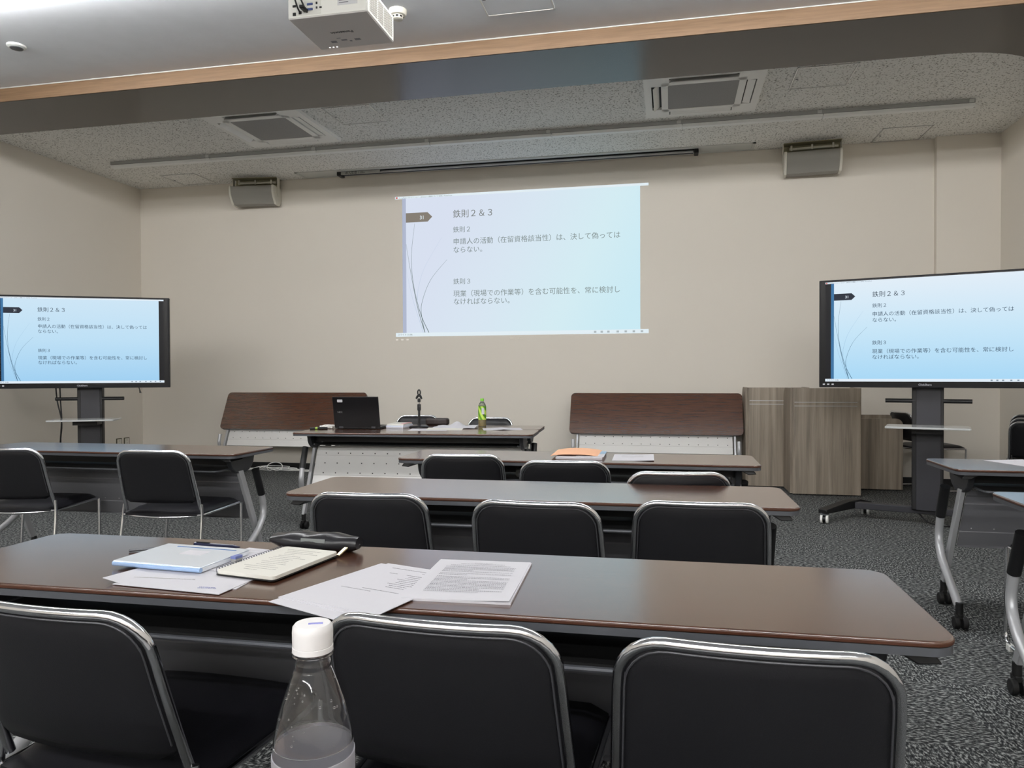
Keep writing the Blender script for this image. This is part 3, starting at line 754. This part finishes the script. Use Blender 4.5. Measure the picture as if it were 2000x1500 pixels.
# ------------------------------------------------------------------ lecterns by the front wall
def lectern(x0, x1, yf, d, h, label):
    t = thing('lectern', ((x0+x1)/2, yf+d/2, 0), label, 'lectern', group='grey wood lecterns by the front wall')
    a = (x1-x0)/2; b = d/2
    MB().prism(rrect(-a+.02,-b,a,-b+.024,.010,4), .012, h).build('front_panel', M_lect, t)
    prof = [(-b+.024,.012),(b,.012),(b,h-.12)] + [(b-.12+.12*math.cos(k*PI/12), h-.12+.12*math.sin(k*PI/12)) for k in range(0,7)] + [(-b+.024,h)]
    for s in (-1,1):
        MB().prism(prof, s*(a-.012)-.012, s*(a-.012)+.012, 'x').build('side_panel', M_lect, t)
    MB().box(-a+.024,-b+.024,h-.10,a-.024,b-.05,h-.078).build('desk_top', M_lect, t)
    MB().box(-a+.024,-b+.024,.35,a-.024,b-.06,.37).build('shelf', M_lect, t)
    for z in (h-.135,h-.170): MB().box(-a+.035,-b-.0012,z,a-.035,-b,z+.006).build('inlay_strip', M_alu, t)
    return t
lectern(1.105, 1.725, 7.36, .44, 1.005, 'tall grey wood lectern in front, with two metal inlay lines, left of display column')
lectern(.745, 1.35, 7.80, .42, 1.002, 'tall grey wood lectern partly hidden behind the other, beside the folded table')
t = thing('low_cabinet', (1.96,7.82,0), 'low grey wood cabinet with rounded corner, half hidden behind the front lectern', 'cabinet')
p = [(-.24,.012),(.24,.012),(.24,.64)] + [(.24-.06+.06*math.cos(k*PI/12), .64+.06*math.sin(k*PI/12)) for k in range(0,7)] + [(-.24,.70)]
MB().prism(p, -.03, .0, 'y').build('front_panel', M_lect, t)
p2 = [(-.24,.012),(.18,.012),(.18,.70)] + [(.18-.03+.03*math.cos(k*PI/12), .70+.03*math.sin(k*PI/12)) for k in range(0,7)] + [(-.24,.73)]
MB().prism(p2, .12, .15, 'y').build('rear_panel', M_lect, t)
MB().box(-.24,0,.60,.20,.12,.62).build('top_board', M_lect, t)
MB().box(-.24,0,.012,-.215,.12,.60).build('side_panel', M_lect, t)

# ------------------------------------------------------------------ things on tables: helper for sheets and print
def sheet_mb(w, h, th=.0012, curl=0., nx=6, ny=6, cr=None):
    """sheet centred on origin, y up the page"""
    mb = MB(); vs_ = []; fs_ = []
    for k in (0,1):
        for j in range(ny+1):
            for i in range(nx+1):
                x = -w/2+w*i/nx; y = -h/2+h*j/ny
                z = (cr(x/w*2,y/h*2) if cr else 0)*curl + (th if k else 0); vs_.append((x,y,z))
    N = (nx+1)*(ny+1)
    for k in (0,1):
        for j in range(ny):
            for i in range(nx): a = k*N+j*(nx+1)+i; fs_.append((a,a+1,a+nx+2,a+nx+1))
    for j in range(ny):
        for i in (0,nx): a = j*(nx+1)+i; fs_.append((a,a+nx+1,a+nx+1+N,a+N))
    for i in range(nx):
        for j in (0,ny): a = j*(nx+1)+i; fs_.append((a,a+1,a+1+N,a+N))
    return mb.mesh(vs_, fs_)
def print_lines(rows, z, hgt=.0022, gap=.3):
    """rows: (x0,x1,y): broken dashes standing for printed characters"""
    mb = MB()
    for x0, x1, y in rows:
        x = x0
        while x < x1:
            wd = random.uniform(.0016,.0032); mb.box(x, y, z, min(x+wd,x1), y+hgt*random.uniform(.7,1.1), z+.0002); x += wd+.0012*random.uniform(.6,1.8)
    return mb
def on(name, loc, rz, label, cat, group=None): return thing(name, loc, label, cat, rz, group)
TZ = .7202
# right handout: stack of A4 sheets
t = on('printed_handout', (-.405,1.492,TZ), .05, 'A4 handout with dense print, right one on the nearest table', 'paper', 'A4 handouts on the nearest table')
sheet_mb(.21,.297,.004).build('sheets', M_paper, t)
mb = MB().mesh([], [])
top = sheet_mb(.21,.297,.0006,.006,cr=lambda x,y: max(0,x-.2)*max(0,-y)*.5); top.build('top_sheet', M_paper, t, loc=(-.003,.002,.0041))
rows = [(-.02,.02,.118),(-.05,.05,.111),(-.07,.065,.098)]
y = .085
while y > -.10:
    rows.append((-.078,.078 if random.random() < .75 else random.uniform(-.02,.05), y)); y -= .0095 if random.random() < .85 else .016
print_lines(rows, .0062).build('printed_text', M_ink, t)
# left handout pile, overhanging the table edge
t = on('printed_handout', (-.585,1.402,TZ), -.34, 'A4 handout pile overhanging the nearest table edge, left of the dense print', 'paper', 'A4 handouts on the nearest table')
for k, (dx, dy, dr) in enumerate(((.0,-.03,-.06),(-.012,.002,.0),(.012,.012,.05))):
    o = sheet_mb(.21,.297,.0012).build('sheet', M_paper, t); o.location = (dx,dy,.0012*k); o.rotation_euler = (0,0,dr)
rows = [(-.07,.085,.12),(.02,.085,.107)]
for k in range(9): rows.append((-.005+(.012 if k % 3 else 0), random.uniform(.05,.085), .085-k*.011))
rows += [(-.03,.06,-.03),(-.075,.0,-.042),(-.05,-.03,.084)]
o = print_lines(rows, .0038).build('printed_text', M_ink, t); o.location = (.012,.012,0); o.rotation_euler = (0,0,.05)
# spiral notebook
t = on('spiral_notebook', (-.862,1.518,TZ+.0044), -.16, 'open cream spiral notebook with handwriting on the nearest table', 'notebook')
MB().prism(rrect(-.078,-.118,.078,.118,.012), .0, .002).build('cover', M_black, t)
MB().prism(rrect(-.076,-.116,.077,.117,.012), .002, .0105).build('pages', M_paperc, t, bevel=.001)
rows = []
for k in range(14): rows.append((-.05+random.uniform(0,.03), random.uniform(.0,.06), .09-k*.0135))
print_lines(rows, .0106, .0025).build('handwriting', M_pencil, t)
mb = MB()
for k in range(26):
    y = -.105+k*.0084; mb.tube([(-.078+.006*math.cos(a), y, .006+.0075*math.sin(a)) for a in [i*2*PI/8 for i in range(8)]], .0007, 5, closed=True)
mb.build('spiral_binding', M_steel, t)
# eraser
tag(MB().box(-.007,-.011,.006,.007,.011,.022).build('eraser', [mat('eraser_grey', rgb(150,150,148),.7)], bevel=.002), 'small grey and blue eraser standing beside the spiral notebook', 'eraser')
er = bpy.data.objects['eraser']; er.location = (-.968,1.515,TZ-.001); er.rotation_euler = (0,0,-.2)
MB().box(-.0074,-.0114,.016,.0074,.0114,.0225).build('sleeve', mat('eraser_blue', rgb(110,120,175),.5), er, bevel=.001)
# clear blue file case with papers in it
M_bluepl = mat('blue_clear_plastic', rgb(150,185,225), .15, trans=.6, ior=1.3)
t = on('file_case', (-1.098,1.512,TZ+.0052), -.07, 'clear blue plastic file case full of papers on the nearest table', 'file case')
MB().box(-.118,-.082,.0,.112,.084,.010).build('paper_stack', mat('case_paper', rgb(232,236,242),.5), t, bevel=.002)
MB().box(-.121,-.086,.0102,.113,.086,.0125).build('lid', mat('case_lid', rgb(222,230,240),.12, coat=.5), t, bevel=.001)
MB().tube([(-.12,-.086,.006),(.112,-.086,.006)], .0058, 10).build('front_spine', mat('case_spine', rgb(160,188,226),.2), t)
MB().box(-.02,.0,.0126,.04,.04,.0128).build('label_pocket', M_paper, t)
MB().box(-.075,.062,.0126,.09,.066,.0132).build('closing_strip', mat('case_strip', rgb(80,120,175),.2), t)
# loose papers under the case
t = on('loose_papers', (-1.01,1.405,TZ), .06, 'loose white sheets spread under the file case at the table edge', 'paper')
o = sheet_mb(.297,.21,.0012,.010,cr=lambda x,y: max(0,-x-.7)*3*max(0,-y+.3)).build('sheet', M_paper, t); o.location = (0.0,.03,0); o.rotation_euler = (0,0,.0)
o = sheet_mb(.26,.19,.0012).build('sheet', M_paper, t); o.location = (.02,-.005,.0014); o.rotation_euler = (0,0,-.14)
print_lines([(-.02,.02,0),(-.02,.015,.006)], 0).build('printed_mark', mat('blue_ink', rgb(90,100,170),.7), t, loc=(.09,-.085,.003))
print_lines([(-.09,.06,0.0)], 0, .003).build('printed_line', M_pencil, t, loc=(-.03,-.03,.003))
# the sheet that carries lines right of the case
t = on('lined_sheet', (-.965,1.545,TZ+.0031), -.16, 'white sheet with faint ruled lines between file case and notebook', 'paper')
sheet_mb(.15,.20,.001).build('sheet', M_paper, t)
print_lines([(-.07,.07,.08),(-.07,.07,.06)], .0011, .001).build('ruled_line', M_pencil, t)
# pens
M_navy = mat('navy_plastic', rgb(30,34,62), .3)
t = on('pen', (-1.115,1.652,TZ+.006), -.06, 'dark navy pen lying behind the file case', 'pen')
MB().tube([(-.06,0,0),(.055,0,0)], .0052, 10).build('barrel', M_navy, t); MB().tube([(.055,0,0),(.072,0,0)], [.0045,.0012], 10).build('tip', M_navy, t)
MB().box(-.055,-.001,.005,-.015,.001,.007).build('clip', M_black, t)
t = on('pen', (-1.235,1.605,TZ+.004), .52, 'slim grey mechanical pencil leaning off the file case, leftmost', 'pencil')
MB().tube([(-.07,0,0),(.06,0,.002)], .0035, 8).build('barrel', M_steel, t); MB().tube([(.06,0,.002),(.075,0,.002)], [.003,.0008], 8).build('tip', M_black, t)
# pencil pouch: dark translucent soft case
t = on('pencil_pouch', (-.862,1.688,TZ), -.04, 'black translucent pencil pouch at the far edge of the nearest table', 'pencil case')
mb = MB(); vs_ = []; n = 24; m = 12
for i in range(n+1):
    u = i/n; x = -.115+.235*u; h = .022*(math.sin(PI*(.03+.93*u))**.28)*(.85+.15*u); d = .036*(math.sin(PI*(.06+.88*u))**.3)
    for k in range(m):
        a = 2*PI*k/m; zz = h*math.sin(a); vs_.append((x, d*math.cos(a), .0225+ (zz*1.0 if zz > 0 else max(zz*1.3,-.0215)) + .002*math.sin(u*17+k)))
fs_ = [(i*m+k, i*m+(k+1)%m, (i+1)*m+(k+1)%m, (i+1)*m+k) for i in range(n) for k in range(m)] + [tuple(range(m)), tuple(n*m+k for k in range(m))]
mb.mesh(vs_, fs_); mb.build('pouch_body', mat('pouch_black', rgb(38,38,41), .28, bump=(60,.4)), t, smooth=60)
MB().box(-.02,-.0345,.024,.045,-.0325,.034).build('pouch_contents', mat('pouch_contents', rgb(120,124,124),.4), t, bevel=.001)
o = MB().box(-.006,-.002,0,.006,.028,.003); zp = o.build('zip_pull', mat('brass', rgb(190,178,140),.25,metal=.9), t, bevel=.001); zp.location = (.095,-.06,.004); zp.rotation_euler = (.5,0,-.45)
MB().tube([(.11,-.02,.016),(.12,0,.016),(.10,.03,.02)], .003, 6).build('zip', M_black, t)

# third-row table: envelope, papers
t = on('orange_envelope', (-.46,3.86,TZ), .02, 'orange envelope bulging over a stack of papers on the third-row table', 'envelope')
MB().box(-.11,-.17,0,.125,.15,.012).build('paper_stack', M_paper, t, bevel=.002)
mb = sheet_mb(.24,.30,.002,.022,12,12,cr=lambda x,y: (1-min(1,abs(x))**3)*(.4+.6*(1-abs(y)**2))); mb.build('envelope', mat('orange_paper', rgb(240,184,146),.6), t, loc=(-.02,.02,.0125), smooth=60)
MB().prism(rrect(-.01,-.16,.13,.12,.01), .0125, .015).build('cover_sheet', M_paper, t)
MB().box(.10,-.02,.0151,.13,.10,.0158).build('blue_tab', mat('tab_blue', rgb(150,180,205),.5), t)
t = on('printed_sheet', (-.185,3.83,TZ), .03, 'white printed sheet right of the orange envelope', 'paper')
sheet_mb(.205,.285,.0012,.004,cr=lambda x,y: max(0,x)).build('sheet', M_paper, t)
print_lines([(-.06,.05,.05-k*.016) for k in range(5)], .0052, .003).build('printed_text', M_pencil, t)
tag(sheet_mb(.21,.297,.0012).build('white_paper', M_paper), 'single white sheet lying on the far right-hand table', 'paper')
wp = bpy.data.objects['white_paper']; wp.location = (1.645,3.91,TZ); wp.rotation_euler = (0,0,.35)
# small bag hanging between chairs of the third row
t = on('small_bag', (-.715,3.80,.622), 0, 'small dark bag on the third-row table shelf, seen between two chairs', 'bag')
MB().box(-.06,-.10,0,.05,.05,.05).build('body', mat('bag_grey', rgb(70,70,68),.6), t, bevel=.012); MB().tube(arc([(.0,-.105,.01),(.02,-.115,.03),(.045,-.105,.02)],.01), .004, 6).build('clasp', M_ivory, t)

# ------------------------------------------------------------------ things on the presenter table
c_, s_ = math.cos(ts_rot), math.sin(ts_rot)
t = on('laptop', (-2.412,5.50,TZ), ts_rot+.05, 'open black laptop on the presenter table, lid back to audience', 'laptop')
M_lap = mat('laptop_black', rgb(14,14,17), .35)
MB().box(-.184,-.06,.002,.184,.17,.020).build('base', M_lap, t, bevel=.004)
MB().box(-.160,-.03,.0201,.160,.15,.0212).build('keyboard', M_blackmat, t)
Lid = T(0,-.062,.014) @ Matrix.Rotation(math.radians(14),4,'X')
lid = MB().box(-.184,-.008,0,.184,0,.252,M=Lid).build('lid', M_lap, t, bevel=.003)
MB().box(-.174,.0,.012,.174,.0006,.240,M=Lid).build('screen', M_glassblack, lid)
MB().prism(rrect(-.145,.208,-.103,.230,.004), -.0092, -.0080, 'y', M=Lid).build('name_sticker', M_paper, lid)
text_mb('NEC', .018, M=Lid @ T(-.150,-.0086,.122) @ XZ, squash=1.15).build('brand_lettering', M_alu, lid)
for sx in (-.13,.13): MB().box(sx-.016,-.012,-.004,sx+.016,.006,.010,M=Lid).build('hinge', M_steel, t)
# marker, cable with adapter
t = on('marker_pen', (-2.70,5.37,TZ+.009), ts_rot+.35, 'dark marker pen with green band at the left corner of the presenter table', 'pen')
MB().tube([(-.07,0,0),(.02,0,0)], .009, 12).build('barrel', M_black, t); MB().tube([(.02,0,0),(.065,0,0)], .0095, 12).build('cap', M_black, t)
MB().tube([(-.03,0,0),(-.012,0,0)], .0095, 12).build('green_band', mat('marker_green', rgb(150,180,70),.4), t)
t = on('power_cord', (-2.70,5.47,TZ), 0, 'coiled white power cord beside the laptop on the presenter table', 'cable')
pts = []
for i in range(60):
    a = i/60*2*PI*4.2; r = .035+.018*math.sin(i*.7); pts.append((.028+r*1.5*math.cos(a), r*math.sin(a), .006+.012*(i/60)+.010*abs(math.sin(i*.5))))
MB().tube(pts, .0035, 8).build('cord', M_white, t, smooth=60)
MB().tube([(-.10,.05,.004),(-.06,.03,.004),(.0,.0,.005)], .0035, 8).build('cord_end', M_white, t)
MB().cbox((.055,-.02,.014),(.05,.03,.026)).build('adapter', M_white, t, bevel=.005)
# books and papers right of the laptop
t = on('document_stack', (-2.13,5.66,TZ), ts_rot-.05, 'low stack of bound documents between laptop and microphone stand', 'documents')
o = MB().box(-.08,-.12,0,.06,.14,.012).build('lower_sheets', M_paper, t); 
o = MB().box(-.09,-.10,.012,.055,.13,.022).build('middle_sheets', mat('blue_white_paper', rgb(205,210,225),.7), t)
MB().box(-.09,-.08,.022,.05,.13,.034).build('top_booklet', M_paperc, t, bevel=.001)
MB().box(.025,-.081,.0342,.0505,.131,.0350).build('pink_tab', mat('pink_tab', rgb(225,160,170),.6), t)
# microphone stand
t = on('microphone_stand', (-1.985,5.69,TZ), 0, 'empty black desktop microphone stand with clip and round base', 'microphone stand')
MB().lathe([(.080,0),(.080,.008),(.070,.014),(.014,.018),(.011,.03)]).build('base', M_black, t)
MB().cyl((0,0,.014),(0,0,.17),.0095,14).build('lower_tube', M_black, t)
MB().tube([(0,0,.135),(0,0,.145),(0,0,.185),(0,0,.19)],[.012,.0145,.0145,.011],14).build('height_collar', M_black, t)
MB().cyl((0,0,.185),(0,0,.215),.006,12).build('upper_tube', M_chrome, t)
MB().tube([(0,0,.205),(0,0,.225),(0,0,.235)],[.012,.013,.009],14).build('swivel', M_black, t)
MB().tube([(-.024,-.004,.232),(-.012,0,.252),(0,0,.262),(.012,0,.252),(.024,-.004,.232)], [.007,.010,.011,.010,.007], 10).build('clip_lever', M_black, t)
MB().tube([(.011*math.cos(a),0,.283+.021*math.sin(a)) for a in [i/16*2*PI for i in range(16)]], .0055, 8, closed=True).build('clip_ring', M_black, t)
# papers by the microphone and tea bottle
t = on('glasses_case', (-1.93,6.0,TZ), .1, 'dark brown case lying behind the papers at the rear presenter table', 'case')
MB().prism(rrect(-.10,-.04,.10,.04,.03), 0, .058).build('case_body', mat('case_brown', rgb(44,36,34), .5), t, bevel=.016, seg=3)
t = on('crumpled_paper', (-1.68,5.68,TZ), .1, 'wrinkled white sheet rising in waves left of the green tea bottle', 'paper')
sheet_mb(.34,.24,.0012,.05,18,10,cr=lambda x,y: (.45+.5*math.sin(x*4.6+1.9)+.25*math.sin(x*9+y*2))*(.45+.55*y)*.62+.12).build('sheet', M_paper, t, loc=(0,.03,.0), smooth=70)
t = on('white_papers', (-1.83,5.47,TZ), .18, 'flat white sheets at the presenter table edge, right of the microphone stand', 'paper')
o = sheet_mb(.297,.21,.0014).build('sheet', M_paper, t); o = sheet_mb(.28,.2,.0014,.004,cr=lambda x,y: y).build('sheet', M_paperc, t, loc=(.12,.03,.0016))
t = on('white_papers', (-1.28,5.62,TZ), .30, 'flat white sheet at the right of the presenter table, beyond the tea bottle', 'paper')
sheet_mb(.30,.21,.0014,.012,cr=lambda x,y: max(0,.5-abs(x))).build('sheet', M_paper, t)
# green tea bottle
M_pet = mat('clear_plastic', (1,1,1,1), .03, trans=1, ior=1.42)
t = on('tea_bottle', (-1.515,5.905,TZ), -.3, 'green tea bottle with light green cap on the rear presenter table', 'bottle')
MB().lathe([(.0305,0),(.033,.006),(.033,.06),(.0325,.066),(.033,.16),(.0315,.172),(.022,.192),(.0135,.203),(.0135,.214)],28).build('bottle_body', mat('tea_bottle_plastic', rgb(215,222,205), .06, trans=.85, ior=1.3), t)
MB().lathe([(.0295,.003),(.0312,.008),(.0312,.085),(.0,.0851)],24).build('tea', mat('tea_liquid', rgb(186,146,40), .1, trans=.35, ior=1.33), t)
def m_tea():
    m = mat('tea_label', rgb(130,180,40), .35); nt = m.node_tree; b = nt.nodes['Principled BSDF']
    tc = nt.nodes.new('ShaderNodeTexCoord'); mp = nt.nodes.new('ShaderNodeMapping'); mp.inputs['Rotation'].default_value = (.5,.6,0)
    wv = nt.nodes.new('ShaderNodeTexWave'); wv.inputs['Scale'].default_value = 9; wv.inputs['Distortion'].default_value = 3
    cr = nt.nodes.new('ShaderNodeValToRGB'); e = cr.color_ramp.elements; e[0].color = rgb(88,150,30); e[1].color = rgb(196,226,96); e[0].position = .25; e[1].position = .7
    nt.links.new(tc.outputs['Object'], mp.inputs[0]); nt.links.new(mp.outputs[0], wv.inputs[0]); nt.links.new(wv.outputs['Fac'], cr.inputs[0]); nt.links.new(cr.outputs[0], b.inputs['Base Color']); return m
MB().lathe([(.0334,.055),(.0334,.166),(.0336,.166),(.0336,.055),(.0334,.055)],28, caps=False).build('label', m_tea(), t)
mb = MB(); vs_ = []
for k in range(7):
    a = -1.15+k*.11
    vs_ += [(.0341*math.cos(a),.0341*math.sin(a),.10),(.0341*math.cos(a),.0341*math.sin(a),.152)]
mb.mesh(vs_, [(2*k,2*k+1,2*k+3,2*k+2) for k in range(6)]); mb.build('label_panel', M_paper, t)
MB().tube([(.0345*math.cos(-.62),.0345*math.sin(-.62),.092),(.0347*math.cos(-.62),.0347*math.sin(-.62),.10)],.006,8).build('label_mark', M_black, t)
MB().lathe([(.0148,.208),(.0152,.212),(.0152,.226),(.014,.2285)],24).build('cap', mat('tea_cap_green', rgb(120,190,60),.4), t)

# ------------------------------------------------------------------ floor cables, wall sockets
t = on('cable_bundle', (-4.70,8.07,0), 0, 'tangled bundle of white cables on the carpet before the baseboard', 'cable')
for k in range(5):
    pts = []; ph = random.uniform(0,6)
    for i in range(26):
        u = i/25; pts.append((-.42+.95*u+.05*math.sin(u*14+ph), .06*math.sin(u*9+ph*1.7)*(1-.5*u)+.03*math.sin(u*23+ph), .008+.012*k*math.exp(-((u-.5)/.28)**2)+.022*max(0,math.sin(u*11+ph))*math.exp(-((u-.55)/.3)**2)))
    MB().tube(pts, .0042, 8).build('cable', M_white, t, smooth=60)
pts = [( .05+.10*math.cos(a), .02+.03*math.sin(a), .045+.05*math.sin(a)) for a in [i/20*2*PI for i in range(20)]]
MB().tube(pts, .005, 8, closed=True).build('cable_loop', M_white, t, smooth=60)
def socket(y, label):
    t = thing('wall_socket', (XL, y, .33), label, 'wall socket', PI/2, 'sockets low on the left wall')
    MB().prism(rrect(-.045,-.05,.045,.05,.006), -.010, 0, 'y').build('cover_frame', mat('socket_olive', rgb(96,92,74),.5) if 'socket_olive' not in bpy.data.materials else bpy.data.materials['socket_olive'], t, bevel=.002)
    MB().prism(rrect(-.034,-.039,.034,.039,.004), -.0115, -.0095, 'y').build('socket_plate', M_ivory, t)
    mb = MB()
    for z in (-.018,.018):
        for x in (-.008,.008): mb.box(x-.0015,-.0122,z-.006,x+.0015,-.0114,z+.006)
    mb.build('socket_slot', M_black, t)
socket(7.835, 'left one of two small olive-framed sockets low on the left wall')
socket(7.965, 'right one of two small olive-framed sockets low on the left wall, nearer the corner')

# ------------------------------------------------------------------ water bottle before the camera
t = on('water_bottle', (-.2735,.5305,.720), .4, 'clear half-full plastic water bottle with white cap in the foreground', 'bottle')
def sm(pts, n=6):
    out = []
    for j in range(len(pts)-1):
        p = [Vector(pts[max(0,min(len(pts)-1,j+d))]) for d in (-1,0,1,2)]
        for i in range(n):
            f = i/n; out.append(tuple(.5*((2*p[1])+(-p[0]+p[2])*f+(2*p[0]-5*p[1]+4*p[2]-p[3])*f*f+(-p[0]+3*p[1]-3*p[2]+p[3])*f**3)))
    return out+[tuple(pts[-1])]
outer = [(.0,.004),(.018,.003),(.0265,.0),(.0305,.008)] + sm([(.0312,.03),(.0312,.06),(.0312,.10),(.0312,.135),(.0300,.152),(.0265,.170),(.0215,.185),(.0168,.198),(.0142,.2045)]) + [(.0136,.2065),(.0140,.2080),(.0136,.2100),(.0130,.2115),(.0130,.2150),(.0162,.2160),(.0162,.2178),(.0126,.2185),(.0126,.236)]
inner = [(max(r-.0007,0), z+(.0008 if z < .01 else 0)) for r,z in outer]
lvl = .1475
r_l = .03045
up_o = [(r_l,lvl)] + [p for p in outer if p[1] > lvl+.001]; up_i = [p for p in inner if p[1] > lvl+.001][:-1]
MB().lathe(up_o+[(.0119,.236)]+list(reversed(up_i))+[(r_l-.0008,lvl),(r_l,lvl)], 64, caps=False).build('bottle_wall', M_pet, t, smooth=60)
wp = [p for p in outer if p[1] < lvl-.001] + [(r_l,lvl-.0001),(.0,lvl-.0005)]
MB().lathe(wp, 64).build('water', mat('water', (1,1,1,1), .0, trans=1, ior=1.333), t, smooth=60)
MB().lathe([(.0156,.2185),(.0156,.2225),(.0150,.2228),(.0154,.2232),(.0156,.234),(.0152,.2378),(.0135,.2398),(.0,.2402)], 48).build('cap', mat('cap_white', rgb(228,226,226),.5), t)
text_mb('~~~~', .006, M=T(-.006,-.002,.2404)).build('cap_mark', mat('cap_ink', rgb(120,120,190),.6), t) if False else MB().box(-.003,-.004,.2399,.008,-.0015,.2405).build('cap_mark', mat('cap_ink', rgb(140,140,205),.6), t)
M_blab = mat('bottle_label', rgb(226,226,232), .45); nt = M_blab.node_tree
tr = nt.nodes.new('ShaderNodeBsdfTranslucent'); tr.inputs[0].default_value = rgb(226,226,232); mxs = nt.nodes.new('ShaderNodeMixShader'); mxs.inputs[0].default_value = .62
nt.links.new(nt.nodes['Principled BSDF'].outputs[0], mxs.inputs[1]); nt.links.new(tr.outputs[0], mxs.inputs[2]); nt.links.new(mxs.outputs[0], nt.nodes['Material Output'].inputs[0])
MB().lathe([(.0309,.016),(.0309,.1395),(.0318,.1395),(.0318,.016),(.0309,.016)], 64, caps=False).build('label', M_blab, t)
mb = MB()
for k in range(26):
    a = -PI/2-.4-.75+k*.06
    if k in (7,15,19): continue
    p = [(.0321*math.cos(a+d),.0321*math.sin(a+d)) for d in (0,.035)]
    for z0, z1 in ((.1255,.1290),(.118,.1205)):
        mb.mesh([(p[0][0],p[0][1],z0),(p[1][0],p[1][1],z0),(p[1][0],p[1][1],z1),(p[0][0],p[0][1],z1)],[(0,1,2,3)])
mb.build('label_print', mat('label_ink', rgb(120,120,132),.6), t)
mb = MB()
for k in range(34):
    a = random.uniform(-PI,.6)-.4; z = random.uniform(.152,.196)
    r = [p for p in inner if p[1] >= z and p[0] > .01]; rr = min(r, key=lambda p: abs(p[1]-z))[0]-.0004
    s = random.uniform(.0004,.0011); c = (rr*math.cos(a), rr*math.sin(a), z)
    mb.lathe([(s*math.sin(q),-s*math.cos(q)) for q in [i*PI/6 for i in range(7)]], 8, T(*c))
mb.build('droplets', mat('droplet', (1,1,1,1), 0., trans=1, ior=1.33), t, smooth=80)['kind'] = 'stuff'
